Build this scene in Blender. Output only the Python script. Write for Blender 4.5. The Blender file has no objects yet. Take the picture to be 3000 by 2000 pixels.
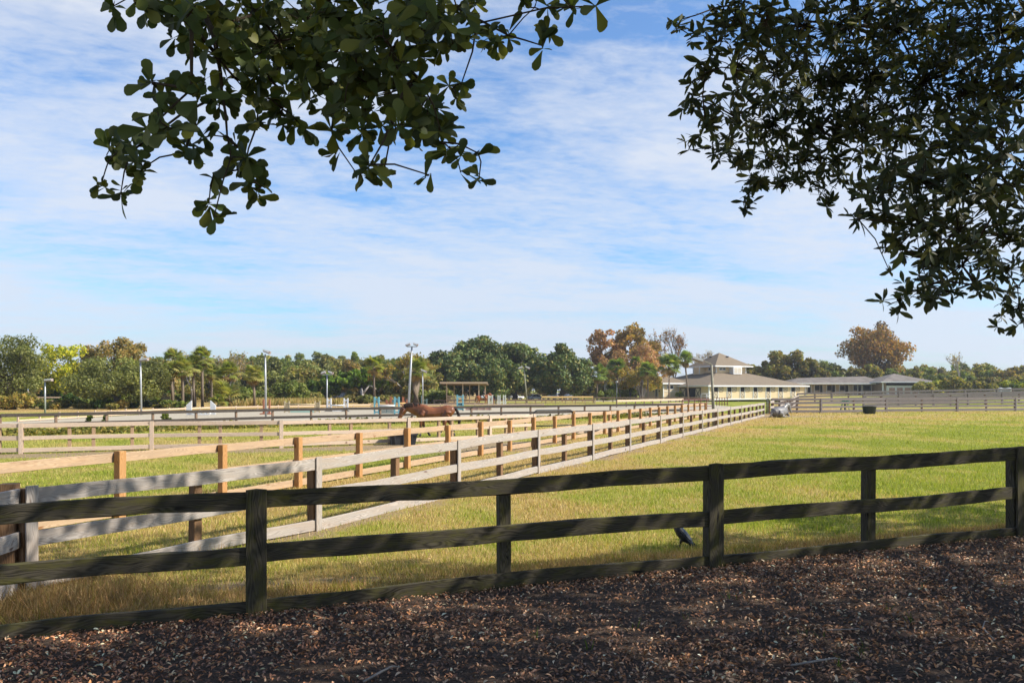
import bpy, bmesh, math, random
import numpy as np
from mathutils import Vector, Matrix
R = random.Random(7)
NR = np.random.default_rng(11)
S = bpy.context.scene
COL = S.collection
F, YH, CH = 2333.0, 1142.0, 2.35          # focal length in photo pixels, horizon row, camera height
K = F * CH
def atx(px, Y): return (px - 1500.0) / F * Y
def atz(py, Y): return CH - (py - YH) / F * Y
def gp(px, py):
    Y = K / (py - YH)
    return (atx(px, Y), Y)
# ------------------------------------------------------------------ terrain
FP = np.array([-2.45, 7.63]); FD = np.array([9.11, 2.97]); FD = FD / np.linalg.norm(FD); FN = np.array([FD[1], -FD[0]])
def sstep(a, b, x):
    t = np.clip((x - a) / (b - a), 0, 1)
    return t * t * (3 - 2 * t)
def gz(x, y):
    x = np.asarray(x, float); y = np.asarray(y, float)
    t = (x - FP[0]) * FD[0] + (y - FP[1]) * FD[1]
    s = (x - FP[0]) * FN[0] + (y - FP[1]) * FN[1]
    z0 = .21 + .02 * np.clip(t, -5, 14)
    z = np.where(s < 0, z0 * sstep(-2.7, 0, s), z0 + .03 * np.clip(s, 0, 8))
    r = x / np.maximum(y, 1)
    m = (.3 + np.clip((x - 38) / 36, 0, 1.15) * .7) * sstep(92, 112, y) * sstep(.33, .365, r) * (y > 1)
    return z + m
def g(x, y): return float(gz(x, y))
# ------------------------------------------------------------------ nodes
def mat(name):
    m = bpy.data.materials.new(name); m.use_nodes = True
    nt = m.node_tree
    return m, nt, nt.nodes['Principled BSDF']
def nd(nt, typ, ins=None, **props):
    n = nt.nodes.new(typ)
    for k, v in props.items(): setattr(n, k, v)
    for k, v in (ins or {}).items():
        if hasattr(v, 'is_output') or isinstance(v, bpy.types.NodeSocket): nt.links.new(v, n.inputs[k])
        else: n.inputs[k].default_value = v
    return n
def mixc(nt, fac, a, b, blend='MIX'):
    n = nt.nodes.new('ShaderNodeMix'); n.data_type = 'RGBA'; n.blend_type = blend
    for i, v in ((0, fac), (6, a), (7, b)):
        if isinstance(v, bpy.types.NodeSocket): nt.links.new(v, n.inputs[i])
        else: n.inputs[i].default_value = (*v, 1) if isinstance(v, tuple) and len(v) == 3 else v
    return n.outputs[2]
def ramp(nt, fac, stops):
    n = nt.nodes.new('ShaderNodeValToRGB'); e = n.color_ramp.elements
    while len(e) < len(stops): e.new(.5)
    for el, (p, c) in zip(e, stops):
        el.position = p; el.color = (*c, 1) if not isinstance(c, (int, float)) else (c, c, c, 1)
    nt.links.new(fac, n.inputs[0])
    return n.outputs[0]
def mth(nt, op, a, b=0.0, clamp=False):
    n = nt.nodes.new('ShaderNodeMath'); n.operation = op; n.use_clamp = clamp
    for i, v in ((0, a), (1, b)):
        if isinstance(v, bpy.types.NodeSocket): nt.links.new(v, n.inputs[i])
        else: n.inputs[i].default_value = v
    return n.outputs[0]
def noise(nt, vec, scale, detail=3, rough=.6, dist=0.0):
    n = nd(nt, 'ShaderNodeTexNoise', {'Vector': vec, 'Scale': scale, 'Detail': detail, 'Roughness': rough, 'Distortion': dist})
    return n.outputs[0]
def vscale(nt, vec, s):
    n = nt.nodes.new('ShaderNodeVectorMath'); n.operation = 'MULTIPLY'
    nt.links.new(vec, n.inputs[0]); n.inputs[1].default_value = s
    return n.outputs[0]
def setc(bs, nt, v, rough=.8, spec=.3, bump=None, bd=.01, bs_=.5):
    if isinstance(v, bpy.types.NodeSocket): nt.links.new(v, bs.inputs['Base Color'])
    else: bs.inputs['Base Color'].default_value = (*v, 1)
    bs.inputs['Roughness'].default_value = rough
    bs.inputs['Specular IOR Level'].default_value = spec
    if bump is not None:
        b = nd(nt, 'ShaderNodeBump', {'Height': bump, 'Distance': bd, 'Strength': bs_})
        nt.links.new(b.outputs[0], bs.inputs['Normal'])
def paint(name, c, rough=.6, var=.25, scale=3.0, metal=0.0, spec=.3):
    m, nt, bs = mat(name)
    tc = nd(nt, 'ShaderNodeTexCoord').outputs['Object']
    n = noise(nt, tc, scale, 4, .65)
    f = ramp(nt, n, [(.35, 1 - var), (.65, 1.0)])
    setc(bs, nt, mixc(nt, 1.0, c, f, 'MULTIPLY'), rough, spec)
    bs.inputs['Metallic'].default_value = metal
    return m
def wood(name, dark, light, knot=(.05, .03, .02), stain=None, stainamt=.0, grain=22, rough=.85, knots=True, moss=None):
    """grain runs along UV.x (metres), UV.y goes round the board"""
    m, nt, bs = mat(name)
    uv = nd(nt, 'ShaderNodeUVMap').outputs[0]
    warp = noise(nt, vscale(nt, uv, (1.0, 5, 1)), 1.1, 2)
    w2 = nd(nt, 'ShaderNodeVectorMath', {0: uv}, operation='ADD')
    cm = nd(nt, 'ShaderNodeCombineXYZ', {'Y': mth(nt, 'MULTIPLY', warp, .34)})
    nt.links.new(cm.outputs[0], w2.inputs[1])
    wuv = w2.outputs[0]
    gr = noise(nt, vscale(nt, wuv, (.8, grain, 1)), 2.0, 5, .62)
    fine = noise(nt, vscale(nt, uv, (2.5, 150, 1)), 1.5, 3, .6)
    wv = nd(nt, 'ShaderNodeTexWave', {'Vector': vscale(nt, wuv, (.02, 1, 1)), 'Scale': 15.0, 'Distortion': 3.0, 'Detail': 2.0, 'Detail Scale': .6},
            bands_direction='Y').outputs['Fac']
    gm = mth(nt, 'ADD', mth(nt, 'MULTIPLY', gr, .62), mth(nt, 'MULTIPLY', wv, .26))
    gm = mth(nt, 'ADD', gm, mth(nt, 'MULTIPLY', fine, .22))
    c = mixc(nt, ramp(nt, gm, [(.36, 0.0), (.72, 1.0)]), dark, light)
    blot = noise(nt, vscale(nt, uv, (1.2, 3, 1)), 1.6, 4, .7)
    c = mixc(nt, ramp(nt, blot, [(.38, .55), (.6, 0.0)]), c, tuple(x * .72 for x in light))
    if stain:
        st = noise(nt, vscale(nt, uv, (.9, 6, 1)), 1.3, 5, .7)
        c = mixc(nt, mth(nt, 'MULTIPLY', ramp(nt, st, [(.45, 0.0), (.62, 1.0)]), stainamt), c, stain)
    if moss:
        mo = noise(nt, vscale(nt, uv, (1.7, 5, 1)), 1.7, 5, .75)
        c = mixc(nt, mth(nt, 'MULTIPLY', ramp(nt, mo, [(.47, 0.0), (.64, 1.0)]), .7), c, moss)
    if knots:
        vo = nd(nt, 'ShaderNodeTexVoronoi', {'Vector': vscale(nt, wuv, (1.25, 5.5, 1)), 'Scale': 1.0, 'Randomness': 1.0}).outputs['Distance']
        kf = ramp(nt, vo, [(.06, 1.0), (.12, .0)])
        c = mixc(nt, kf, c, knot)
    setc(bs, nt, c, rough, .2, gm, .006, .6)
    return m
# ------------------------------------------------------------------ mesh builder
class MB:
    def __init__(s): s.v = []; s.f = []; s.uv = []; s.m = []
    def add(s, vs, fs, uvs=None, m=0):
        o = len(s.v); s.v += [tuple(v) for v in vs]
        for i, f in enumerate(fs):
            s.f.append([o + k for k in f]); s.m.append(m)
            s.uv.append(uvs[i] if uvs else [(0, 0)] * len(f))
    def box(s, c, d, rz=0.0, m=0):
        x, y, z = d[0] / 2, d[1] / 2, d[2] / 2; cs, sn = math.cos(rz), math.sin(rz)
        vs = [(c[0] + a * cs - b * sn, c[1] + a * sn + b * cs, c[2] + e) for e in (-z, z) for a, b in ((-x, -y), (x, -y), (x, y), (-x, y))]
        s.add(vs, [(3, 2, 1, 0), (4, 5, 6, 7), (0, 1, 5, 4), (1, 2, 6, 5), (2, 3, 7, 6), (3, 0, 4, 7)], m=m)
    def board(s, p, q, up, w, t, ch=.006, seg=1, wob=0.0, cap=None, m=0):
        """timber from p to q, w along up, t across; chamfered edges, uv in metres"""
        p, q, up = Vector(p), Vector(q), Vector(up).normalized()
        d = (q - p); L = d.length; d.normalize(); side = d.cross(up).normalized(); up = side.cross(d).normalized()
        a, b = w / 2, t / 2; c = min(ch, a * .5, b * .5)
        ring = [(-a + c, -b), (a - c, -b), (a, -b + c), (a, b - c), (a - c, b), (-a + c, b), (-a, b - c), (-a, -b + c)]
        per = [0]
        for i in range(8):
            e = ring[(i + 1) % 8]; f = ring[i]; per.append(per[-1] + math.hypot(e[0] - f[0], e[1] - f[1]))
        u0, v0 = R.uniform(0, 50), R.uniform(0, 50)
        vs = []; ph = R.uniform(0, 6); ph2 = R.uniform(0, 6); am = R.uniform(-1, 1) * wob
        for i in range(seg + 1):
            k = i / seg; base = p + d * (L * k)
            o1 = am * math.sin(math.pi * k) + wob * .35 * math.sin(ph + k * 9)
            o2 = wob * .6 * math.sin(ph2 + k * 5) * math.sin(math.pi * k)
            for (r1, r2) in ring:
                e = wob * .35 * R.uniform(-1, 1)
                vs.append(base + up * (r1 + o1 + e) + side * (r2 + o2))
        fs, us = [], []
        for i in range(seg):
            for j in range(8):
                j2 = (j + 1) % 8
                fs.append((i * 8 + j, i * 8 + j2, (i + 1) * 8 + j2, (i + 1) * 8 + j))
                ua, ub = u0 + L * i / seg, u0 + L * (i + 1) / seg
                us.append([(ua, v0 + per[j]), (ua, v0 + per[j + 1]), (ub, v0 + per[j + 1]), (ub, v0 + per[j])])
        fs.append(tuple(range(7, -1, -1))); us.append([(u0 + ring[k][0] * .2, v0 + ring[k][1]) for k in range(7, -1, -1)])
        if cap:
            tip = len(vs); vs.append(Vector(q) + d * cap)
            for j in range(8):
                fs.append((seg * 8 + j, seg * 8 + (j + 1) % 8, tip)); us.append([(u0 + L, v0 + per[j]), (u0 + L, v0 + per[j + 1]), (u0 + L + .05, v0 + per[j])])
        else:
            fs.append(tuple(seg * 8 + k for k in range(8))); us.append([(u0 + ring[k][0] * .2, v0 + ring[k][1]) for k in range(8)])
        s.add(vs, fs, us, m)
    def tube(s, pts, rad, n=8, closed=True, flat=1.0, m=0):
        """flat: height / width ratio of the section"""
        pts = [Vector(p) for p in pts]; vs = []; N = len(pts)
        if isinstance(rad, (int, float)): rad = [rad] * N
        for i, p in enumerate(pts):
            d = (pts[min(i + 1, N - 1)] - pts[max(i - 1, 0)]).normalized()
            a = d.cross(Vector((0, 0, 1)))
            if a.length < 1e-3: a = Vector((1, 0, 0)).cross(d) if abs(d.x) < .9 else Vector((0, 1, 0))
            a.normalize(); b = a.cross(d)
            r = rad[i]; ra, rb = r if isinstance(r, tuple) else (r, r * flat)
            for k in range(n):
                t = 2 * math.pi * k / n
                vs.append(p + a * (ra * math.cos(t)) + b * (rb * math.sin(t)))
        fs = []; us = []; L = 0
        for i in range(N - 1):
            L2 = L + (pts[i + 1] - pts[i]).length
            for k in range(n):
                k2 = (k + 1) % n
                fs.append((i * n + k, (i + 1) * n + k, (i + 1) * n + k2, i * n + k2)); us.append([(L, k / n * .5), (L2, k / n * .5), (L2, (k + 1) / n * .5), (L, (k + 1) / n * .5)])
            L = L2
        if closed:
            fs.append(tuple(range(n))); us.append([(0, 0)] * n)
            fs.append(tuple((N - 1) * n + k for k in range(n - 1, -1, -1))); us.append([(0, 0)] * n)
        s.add(vs, fs, us, m)
    def lathe(s, c, prof, n=24, m=0):
        vs = [(c[0] + r * math.cos(2 * math.pi * k / n), c[1] + r * math.sin(2 * math.pi * k / n), c[2] + z) for r, z in prof for k in range(n)]
        fs = [(i * n + k, i * n + (k + 1) % n, (i + 1) * n + (k + 1) % n, (i + 1) * n + k) for i in range(len(prof) - 1) for k in range(n)]
        s.add(vs, fs, m=m)
    def ball(s, c, r, n=10, m=0):
        r = r if isinstance(r, tuple) else (r, r, r)
        vs = []; h = n // 2 + 1
        for i in range(h + 1):
            t = math.pi * i / h
            for k in range(n): vs.append((c[0] + r[0] * math.sin(t) * math.cos(2 * math.pi * k / n), c[1] + r[1] * math.sin(t) * math.sin(2 * math.pi * k / n), c[2] + r[2] * math.cos(t)))
        s.add(vs, [(i * n + k, (i + 1) * n + k, (i + 1) * n + (k + 1) % n, i * n + (k + 1) % n) for i in range(h) for k in range(n)], m=m)
    def prism(s, poly, axis_a, axis_b, origin, ext, m=0):
        """polygon in the plane (axis_a, axis_b), pushed along ext"""
        a, b, o, e = Vector(axis_a), Vector(axis_b), Vector(origin), Vector(ext); n = len(poly)
        vs = [o + a * p[0] + b * p[1] for p in poly] + [o + a * p[0] + b * p[1] + e for p in poly]
        s.add(vs, [tuple(range(n - 1, -1, -1)), tuple(range(n, 2 * n))] + [(i, (i + 1) % n, n + (i + 1) % n, n + i) for i in range(n)], m=m)
    def build(s, name, mats, parent=None, smooth=False):
        me = bpy.data.meshes.new(name); me.from_pydata(s.v, [], s.f)
        uvl = me.uv_layers.new(name='UVMap')
        uvl.data.foreach_set('uv', np.array([c for f in s.uv for c in f], 'f').ravel())
        for m in (mats if isinstance(mats, (list, tuple)) else [mats]): me.materials.append(m)
        me.polygons.foreach_set('material_index', s.m)
        if smooth: me.polygons.foreach_set('use_smooth', [True] * len(s.f))
        me.update()
        o = bpy.data.objects.new(name, me); COL.objects.link(o)
        if parent: o.parent = parent
        return o
def one(name, fn, m, parent=None, smooth=False):
    b = MB(); fn(b); return b.build(name, m, parent, smooth)
def tag(o, label=None, cat=None, group=None, kind=None):
    if label: o['label'] = label
    if cat: o['category'] = cat
    if group: o['group'] = group
    if kind: o['kind'] = kind
    return o
def thing(name, label, cat, loc=(0, 0, 0), rz=0.0, group=None, scale=1.0):
    o = bpy.data.objects.new(name, None); COL.objects.link(o)
    o.location = loc; o.rotation_euler = (0, 0, rz); o.scale = (scale,) * 3; o.empty_display_size = .3
    return tag(o, label, cat, group)
def dup(root, loc, rz, label, scale=None, group=None):
    r = root.copy(); COL.objects.link(r); r.location = loc; r.rotation_euler = (0, 0, rz)
    if scale: r.scale = scale if isinstance(scale, tuple) else (scale,) * 3
    r['label'] = label
    if group: r['group'] = group
    for ch in list(root.children):
        c = ch.copy(); COL.objects.link(c); c.parent = r
        for gc in list(ch.children):
            d = gc.copy(); COL.objects.link(d); d.parent = c
    return r
def fast_mesh(name, V, faces_flat, sizes, col=None, m=None, parent=None, smooth=False):
    """V (n,3); faces_flat loop vertex indices; sizes loop totals per face; col (n,3) per vertex"""
    me = bpy.data.meshes.new(name)
    me.vertices.add(len(V)); me.vertices.foreach_set('co', np.asarray(V, 'f').ravel())
    me.loops.add(len(faces_flat)); me.loops.foreach_set('vertex_index', np.asarray(faces_flat, 'i'))
    st = np.concatenate([[0], np.cumsum(sizes)[:-1]])
    me.polygons.add(len(sizes)); me.polygons.foreach_set('loop_start', st.astype('i'))
    try: me.polygons.foreach_set('loop_total', np.asarray(sizes, 'i'))
    except Exception: pass
    if smooth: me.polygons.foreach_set('use_smooth', np.ones(len(sizes), bool))
    me.update(calc_edges=True)
    if col is not None:
        a = me.color_attributes.new('Col', 'FLOAT_COLOR', 'POINT')
        a.data.foreach_set('color', np.concatenate([col, np.ones((len(col), 1))], 1).astype('f').ravel())
    if m: me.materials.append(m)
    o = bpy.data.objects.new(name, me); COL.objects.link(o)
    if parent: o.parent = parent
    return o
def instances(T, TF, P, A, B, N, size, cols):
    """template verts T (k,3) along A,B,N frames at P"""
    k = len(T); n = len(P)
    V = P[:, None, :] + size[:, None, None] * (T[None, :, 0:1] * A[:, None, :] + T[None, :, 1:2] * B[:, None, :] + T[None, :, 2:3] * N[:, None, :])
    V = V.reshape(-1, 3)
    flat1 = np.concatenate([np.array(f) for f in TF]); sz1 = np.array([len(f) for f in TF])
    flat = (flat1[None, :] + (np.arange(n) * k)[:, None]).ravel(); sz = np.tile(sz1, n)
    return V, flat, sz, np.repeat(cols, k, 0)
def unit(a): return a / np.maximum(np.linalg.norm(a, axis=1, keepdims=True), 1e-9)
def frames(N, A0=None):
    N = unit(N); A = (NR.normal(size=N.shape) if A0 is None else A0)
    A = unit(A - N * np.sum(A * N, 1, keepdims=True)); B = np.cross(N, A)
    return A, B, N
def join(parts):
    V = []; Fl = []; Sz = []; C = []; o = 0
    for v, f, s, c in parts: V.append(v); Fl.append(f + o); Sz.append(s); C.append(c); o += len(v)
    return np.concatenate(V), np.concatenate(Fl), np.concatenate(Sz), np.concatenate(C)
# leaf templates: length along x, width y, fold in z
def leaf_tpl(rows, fold=.12, curl=.1):
    T = []; TF = []
    for x, w in rows: T += [(x, -w, fold * w * 2 - curl * x * x), (x, 0, -curl * x * x), (x, w, fold * w * 2 - curl * x * x)]
    for i in range(len(rows) - 1):
        a, b = 3 * i, 3 * i + 3
        TF += [(a, a + 1, b + 1, b), (a + 1, a + 2, b + 2, b + 1)]
    return np.array(T, float), TF
OBOV = leaf_tpl([(0, .02), (.2, .07), (.5, .17), (.74, .25), (.92, .19), (1, .05)])
LANCE = leaf_tpl([(0, .02), (.22, .10), (.55, .17), (.82, .12), (1, .02)])
DRY = leaf_tpl([(0, .02), (.3, .19), (.65, .2), (1, .02)], .35, .35)
QUAD = (np.array([(-.5, -.32, 0), (.1, -.5, .06), (.55, .05, 0), (-.05, .5, .08)]), [(0, 1, 2, 3)])
# ------------------------------------------------------------------ materials
def foliage(name, rough=.5, spec=.25, trans=.3, gain=1.0, noisev=.25):
    m, nt, bs = mat(name)
    a = nd(nt, 'ShaderNodeAttribute', attribute_name='Col').outputs['Color']
    setc(bs, nt, a, rough, spec)
    tr = nd(nt, 'ShaderNodeBsdfTranslucent', {'Color': mixc(nt, 1.0, a, (1.25, 1.3, .55), 'MULTIPLY')})
    mx = nd(nt, 'ShaderNodeMixShader', {0: trans, 1: bs.outputs[0], 2: tr.outputs[0]})
    out = [n for n in nt.nodes if n.type == 'OUTPUT_MATERIAL'][0]
    nt.links.new(mx.outputs[0], out.inputs[0])
    return m
M = {}
M['leaf'] = foliage('foliage', .55, .2, .42)
M['glossleaf'] = foliage('glossy_foliage', .55, .2, .18)
M['oakleaf'] = foliage('oak_foliage', .5, .25, .3)
M['grass'] = foliage('grass_blades', .6, .15, .35)
M['litter'] = foliage('leaf_litter', .7, .2, .05)
def colmat(name, rough=.7, spec=.3):
    m, nt, bs = mat(name)
    a = nd(nt, 'ShaderNodeAttribute', attribute_name='Col').outputs['Color']
    tc = nd(nt, 'ShaderNodeTexCoord').outputs['Object']
    f = ramp(nt, noise(nt, tc, 5, 4), [(.3, .8), (.7, 1.08)])
    setc(bs, nt, mixc(nt, 1.0, a, f, 'MULTIPLY'), rough, spec)
    return m
M['hair'] = colmat('animal_coat', .42, .45)
M['cloth'] = colmat('clothing', .8, .2)
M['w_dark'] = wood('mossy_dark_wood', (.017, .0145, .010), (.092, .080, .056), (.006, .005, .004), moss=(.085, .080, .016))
M['w_white'] = wood('weathered_white_wood', (.21, .185, .165), (.455, .41, .365), (.13, .08, .06), (.36, .29, .23), .65)
M['w_orange'] = wood('new_pine_wood', (.29, .185, .11), (.475, .35, .23), (.22, .10, .04), (.5, .34, .2), .5)
M['p_orange'] = wood('new_pine_post', (.30, .14, .045), (.52, .29, .12), (.18, .08, .03))
M['w_beige'] = wood('weathered_beige_wood', (.42, .31, .22), (.68, .53, .40), (.18, .11, .07), (.46, .37, .30), .6)
M['w_grey'] = wood('weathered_grey_wood', (.12, .10, .092), (.25, .215, .20), (.06, .05, .045), (.155, .14, .14), .6)
M['p_beige'] = wood('weathered_tan_post', (.27, .17, .09), (.44, .30, .18), (.12, .07, .04))
M['p_brown'] = wood('brown_post_wood', (.13, .07, .035), (.27, .16, .085), (.06, .03, .02))
M['w_arena'] = wood('dark_arena_wood', (.028, .022, .018), (.085, .07, .058), (.02, .015, .012))
M['w_tan'] = wood('tan_rail_wood', (.40, .28, .18), (.62, .47, .33), (.2, .12, .07))
M['w_brown'] = wood('brown_rail_wood', (.14, .09, .06), (.28, .19, .13), (.08, .05, .03))
M['w_gold'] = wood('fresh_yellow_wood', (.5, .3, .1), (.72, .5, .22), (.2, .1, .05))
M['white'] = paint('white_paint', (.78, .78, .76), .5, .12, 2)
M['cream'] = paint('cream_paint', (.66, .56, .40), .6, .12, 1)
M['galv'] = paint('galvanised_metal', (.42, .43, .43), .45, .2, 4, .4)
M['poletimber'] = paint('pole_timber', (.30, .28, .21), .85, .35, 6)
M['blackmetal'] = paint('black_metal', (.03, .032, .036), .45, .3, 5)
M['redmetal'] = paint('rust_red_metal', (.16, .045, .03), .6, .35, 8)
M['rubber'] = paint('black_rubber', (.045, .048, .053), .6, .35, 5)
M['teal'] = paint('turquoise_paint', (.20, .47, .52), .55, .2, 3)
M['tealdark'] = paint('grey_green_paint', (.16, .26, .26), .6, .25, 3)
M['terracotta'] = paint('terracotta_paint', (.42, .17, .09), .65, .2, 3)
M['pinkwall'] = paint('faded_pink_panel', (.48, .30, .24), .7, .2, 3)
M['tanpaint'] = paint('tan_paint', (.55, .45, .27), .65, .2, 3)
M['mint'] = paint('mint_panel', (.42, .62, .52), .6, .15, 2)
M['greygreenwood'] = paint('grey_green_board', (.09, .10, .085), .8, .3, 3)
M['darkgreen'] = paint('dark_green_board', (.03, .045, .035), .75, .3, 3)
M['greypanel'] = paint('grey_panel', (.24, .23, .21), .7, .2, 2)
M['hose'] = paint('green_hose', (.03, .17, .11), .5, .3, 9)
M['dark'] = paint('dark_interior', (.012, .012, .014), .9, .2, 1)
M['lamp'] = paint('lamp_glass', (.62, .62, .60), .25, .1, 3)
M['lamphead'] = paint('lamp_housing', (.34, .27, .24), .5, .2, 3)
def roofmat():
    m, nt, bs = mat('shingle_roof')
    tc = nd(nt, 'ShaderNodeTexCoord').outputs['Object']
    c = mixc(nt, noise(nt, tc, .9, 5, .7), (.165, .13, .09), (.27, .215, .15))
    br = nd(nt, 'ShaderNodeTexBrick', {'Vector': tc, 'Scale': 2.0, 'Color1': (.8, .8, .8, 1), 'Color2': (1.1, 1.05, 1, 1), 'Mortar': (.7, .7, .7, 1)}).outputs[0]
    setc(bs, nt, mixc(nt, .5, c, mixc(nt, 1.0, c, br, 'MULTIPLY')), .9, .15)
    return m
M['roof'] = roofmat()
M['roof2'] = paint('brown_roof', (.20, .17, .145), .9, .35, .6)
def siding():
    m, nt, bs = mat('cream_lap_siding')
    tc = nd(nt, 'ShaderNodeTexCoord').outputs['Object']
    sp = nd(nt, 'ShaderNodeSeparateXYZ', {0: tc}).outputs[2]
    saw = mth(nt, 'FRACT', mth(nt, 'MULTIPLY', sp, 3.4))
    c = mixc(nt, noise(nt, tc, .8, 4), (.72, .56, .34), (.82, .66, .43))
    setc(bs, nt, c, .7, .2, saw, .05, .9)
    return m
M['siding'] = siding()
M['tanwall'] = paint('tan_wall', (.50, .40, .29), .7, .15, .8)
def glass():
    m, nt, bs = mat('dark_glass')
    tc = nd(nt, 'ShaderNodeTexCoord').outputs['Object']
    setc(bs, nt, mixc(nt, noise(nt, tc, 2, 2), (.02, .025, .03), (.05, .06, .07)), .08, .6)
    return m
M['glass'] = glass()
def carpaint(name, c):
    m = paint(name, c, .28, .06, 1, .0, .6)
    m.node_tree.nodes['Principled BSDF'].inputs['Coat Weight'].default_value = .6
    return m
def bark(name, a, b):
    m, nt, bs = mat(name)
    uv = nd(nt, 'ShaderNodeTexCoord').outputs['Object']
    n = noise(nt, vscale(nt, uv, (3, 3, .8)), 3, 5, .7)
    setc(bs, nt, mixc(nt, n, a, b), .9, .1, n, .05, .8)
    return m
M['bark'] = bark('tree_bark', (.05, .04, .032), (.17, .145, .12))
M['palebark'] = bark('pale_bark', (.22, .19, .16), (.42, .38, .34))
M['palmbark'] = bark('palm_bark', (.10, .075, .055), (.26, .21, .16))
M['twig'] = bark('twig_bark', (.03, .022, .016), (.10, .075, .05))
# ================================================================== camera, sun, sky
EL, AZ = math.radians(38), math.radians(98)
SUN = Vector((math.sin(AZ) * math.cos(EL), math.cos(AZ) * math.cos(EL), math.sin(EL)))
cam = bpy.data.cameras.new('camera'); co = bpy.data.objects.new('camera', cam); COL.objects.link(co)
co.location = (0, 0, CH); co.rotation_euler = (math.radians(90), 0, 0)
cam.sensor_width = 36; cam.lens = F / 3000 * 36; cam.shift_y = (YH - 1000) / 3000; cam.clip_end = 6000; cam.clip_start = .05
S.camera = co
sl = bpy.data.lights.new('sun', 'SUN'); sl.energy = 4.9; sl.angle = math.radians(.53); sl.color = (1, .93, .82)
so = bpy.data.objects.new('sun', sl); COL.objects.link(so)
so.rotation_euler = SUN.to_track_quat('Z', 'Y').to_euler(); so.location = (40, -20, 40)
W = bpy.data.worlds.new('World'); S.world = W; W.use_nodes = True
nt = W.node_tree; bg = nt.nodes['Background']
sky = nt.nodes.new('ShaderNodeTexSky'); sky.sky_type = 'NISHITA'; sky.sun_disc = False
sky.sun_elevation = EL; sky.sun_rotation = AZ; sky.air_density = 1.0; sky.dust_density = 1.2; sky.ozone_density = 2.5
gen = nd(nt, 'ShaderNodeTexCoord').outputs['Generated']
sx = nd(nt, 'ShaderNodeSeparateXYZ', {0: gen})
den = mth(nt, 'ADD', mth(nt, 'MAXIMUM', sx.outputs[2], 0.0), .09)
pv = nd(nt, 'ShaderNodeCombineXYZ', {0: mth(nt, 'DIVIDE', sx.outputs[0], den), 1: mth(nt, 'DIVIDE', sx.outputs[1], den)}).outputs[0]
rot = nd(nt, 'ShaderNodeMapping', {'Vector': pv, 'Rotation': (0, 0, math.radians(-14)), 'Location': (3.5, 1.75, .4)}).outputs[0]
big = noise(nt, vscale(nt, rot, (.5, .8, 1)), 1.0, 3, .55, .6)
streak = noise(nt, vscale(nt, rot, (.9, 2.0, 1)), 1.35, 8, .60, .35)
rip = noise(nt, vscale(nt, rot, (4.2, 6.0, 1)), 2.8, 6, .62, .25)
cm = mth(nt, 'ADD', mth(nt, 'MULTIPLY', big, .80), mth(nt, 'MULTIPLY', streak, .48))
cm = mth(nt, 'ADD', cm, mth(nt, 'MULTIPLY', rip, .27))
# more cloud towards the horizon, where the sheet is seen edge on
cm = mth(nt, 'ADD', cm, mth(nt, 'MULTIPLY', mth(nt, 'SUBTRACT', 1.0, mth(nt, 'MULTIPLY', sx.outputs[2], 2.6), True), .22))
CLOUD_LO, CLOUD_HI = .745, 1.04
mask = ramp(nt, cm, [(CLOUD_LO, 0.0), (.87, .5), (CLOUD_HI, .86)])
ccol = mixc(nt, mth(nt, 'MULTIPLY', sx.outputs[2], 2.0, True), (3.75, 4.15, 4.9), (4.45, 4.62, 4.95))
SKYGAIN = (.74, .95, 1.15)
skyc = mixc(nt, 1.0, sky.outputs[0], SKYGAIN, 'MULTIPLY')
nt.links.new(mixc(nt, mask, skyc, ccol), bg.inputs[0]); bg.inputs[1].default_value = .12
S.view_settings.view_transform = 'Standard'; S.view_settings.look = 'None'; S.view_settings.exposure = .65; S.view_settings.gamma = 1
S.render.engine = 'CYCLES'
try:
    S.cycles.use_denoising = True; S.cycles.max_bounces = 6; S.cycles.transparent_max_bounces = 4
    S.cycles.diffuse_bounces = 3; S.cycles.glossy_bounces = 2; S.cycles.transmission_bounces = 2; S.cycles.caustics_reflective = False; S.cycles.caustics_refractive = False
except Exception: pass
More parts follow.
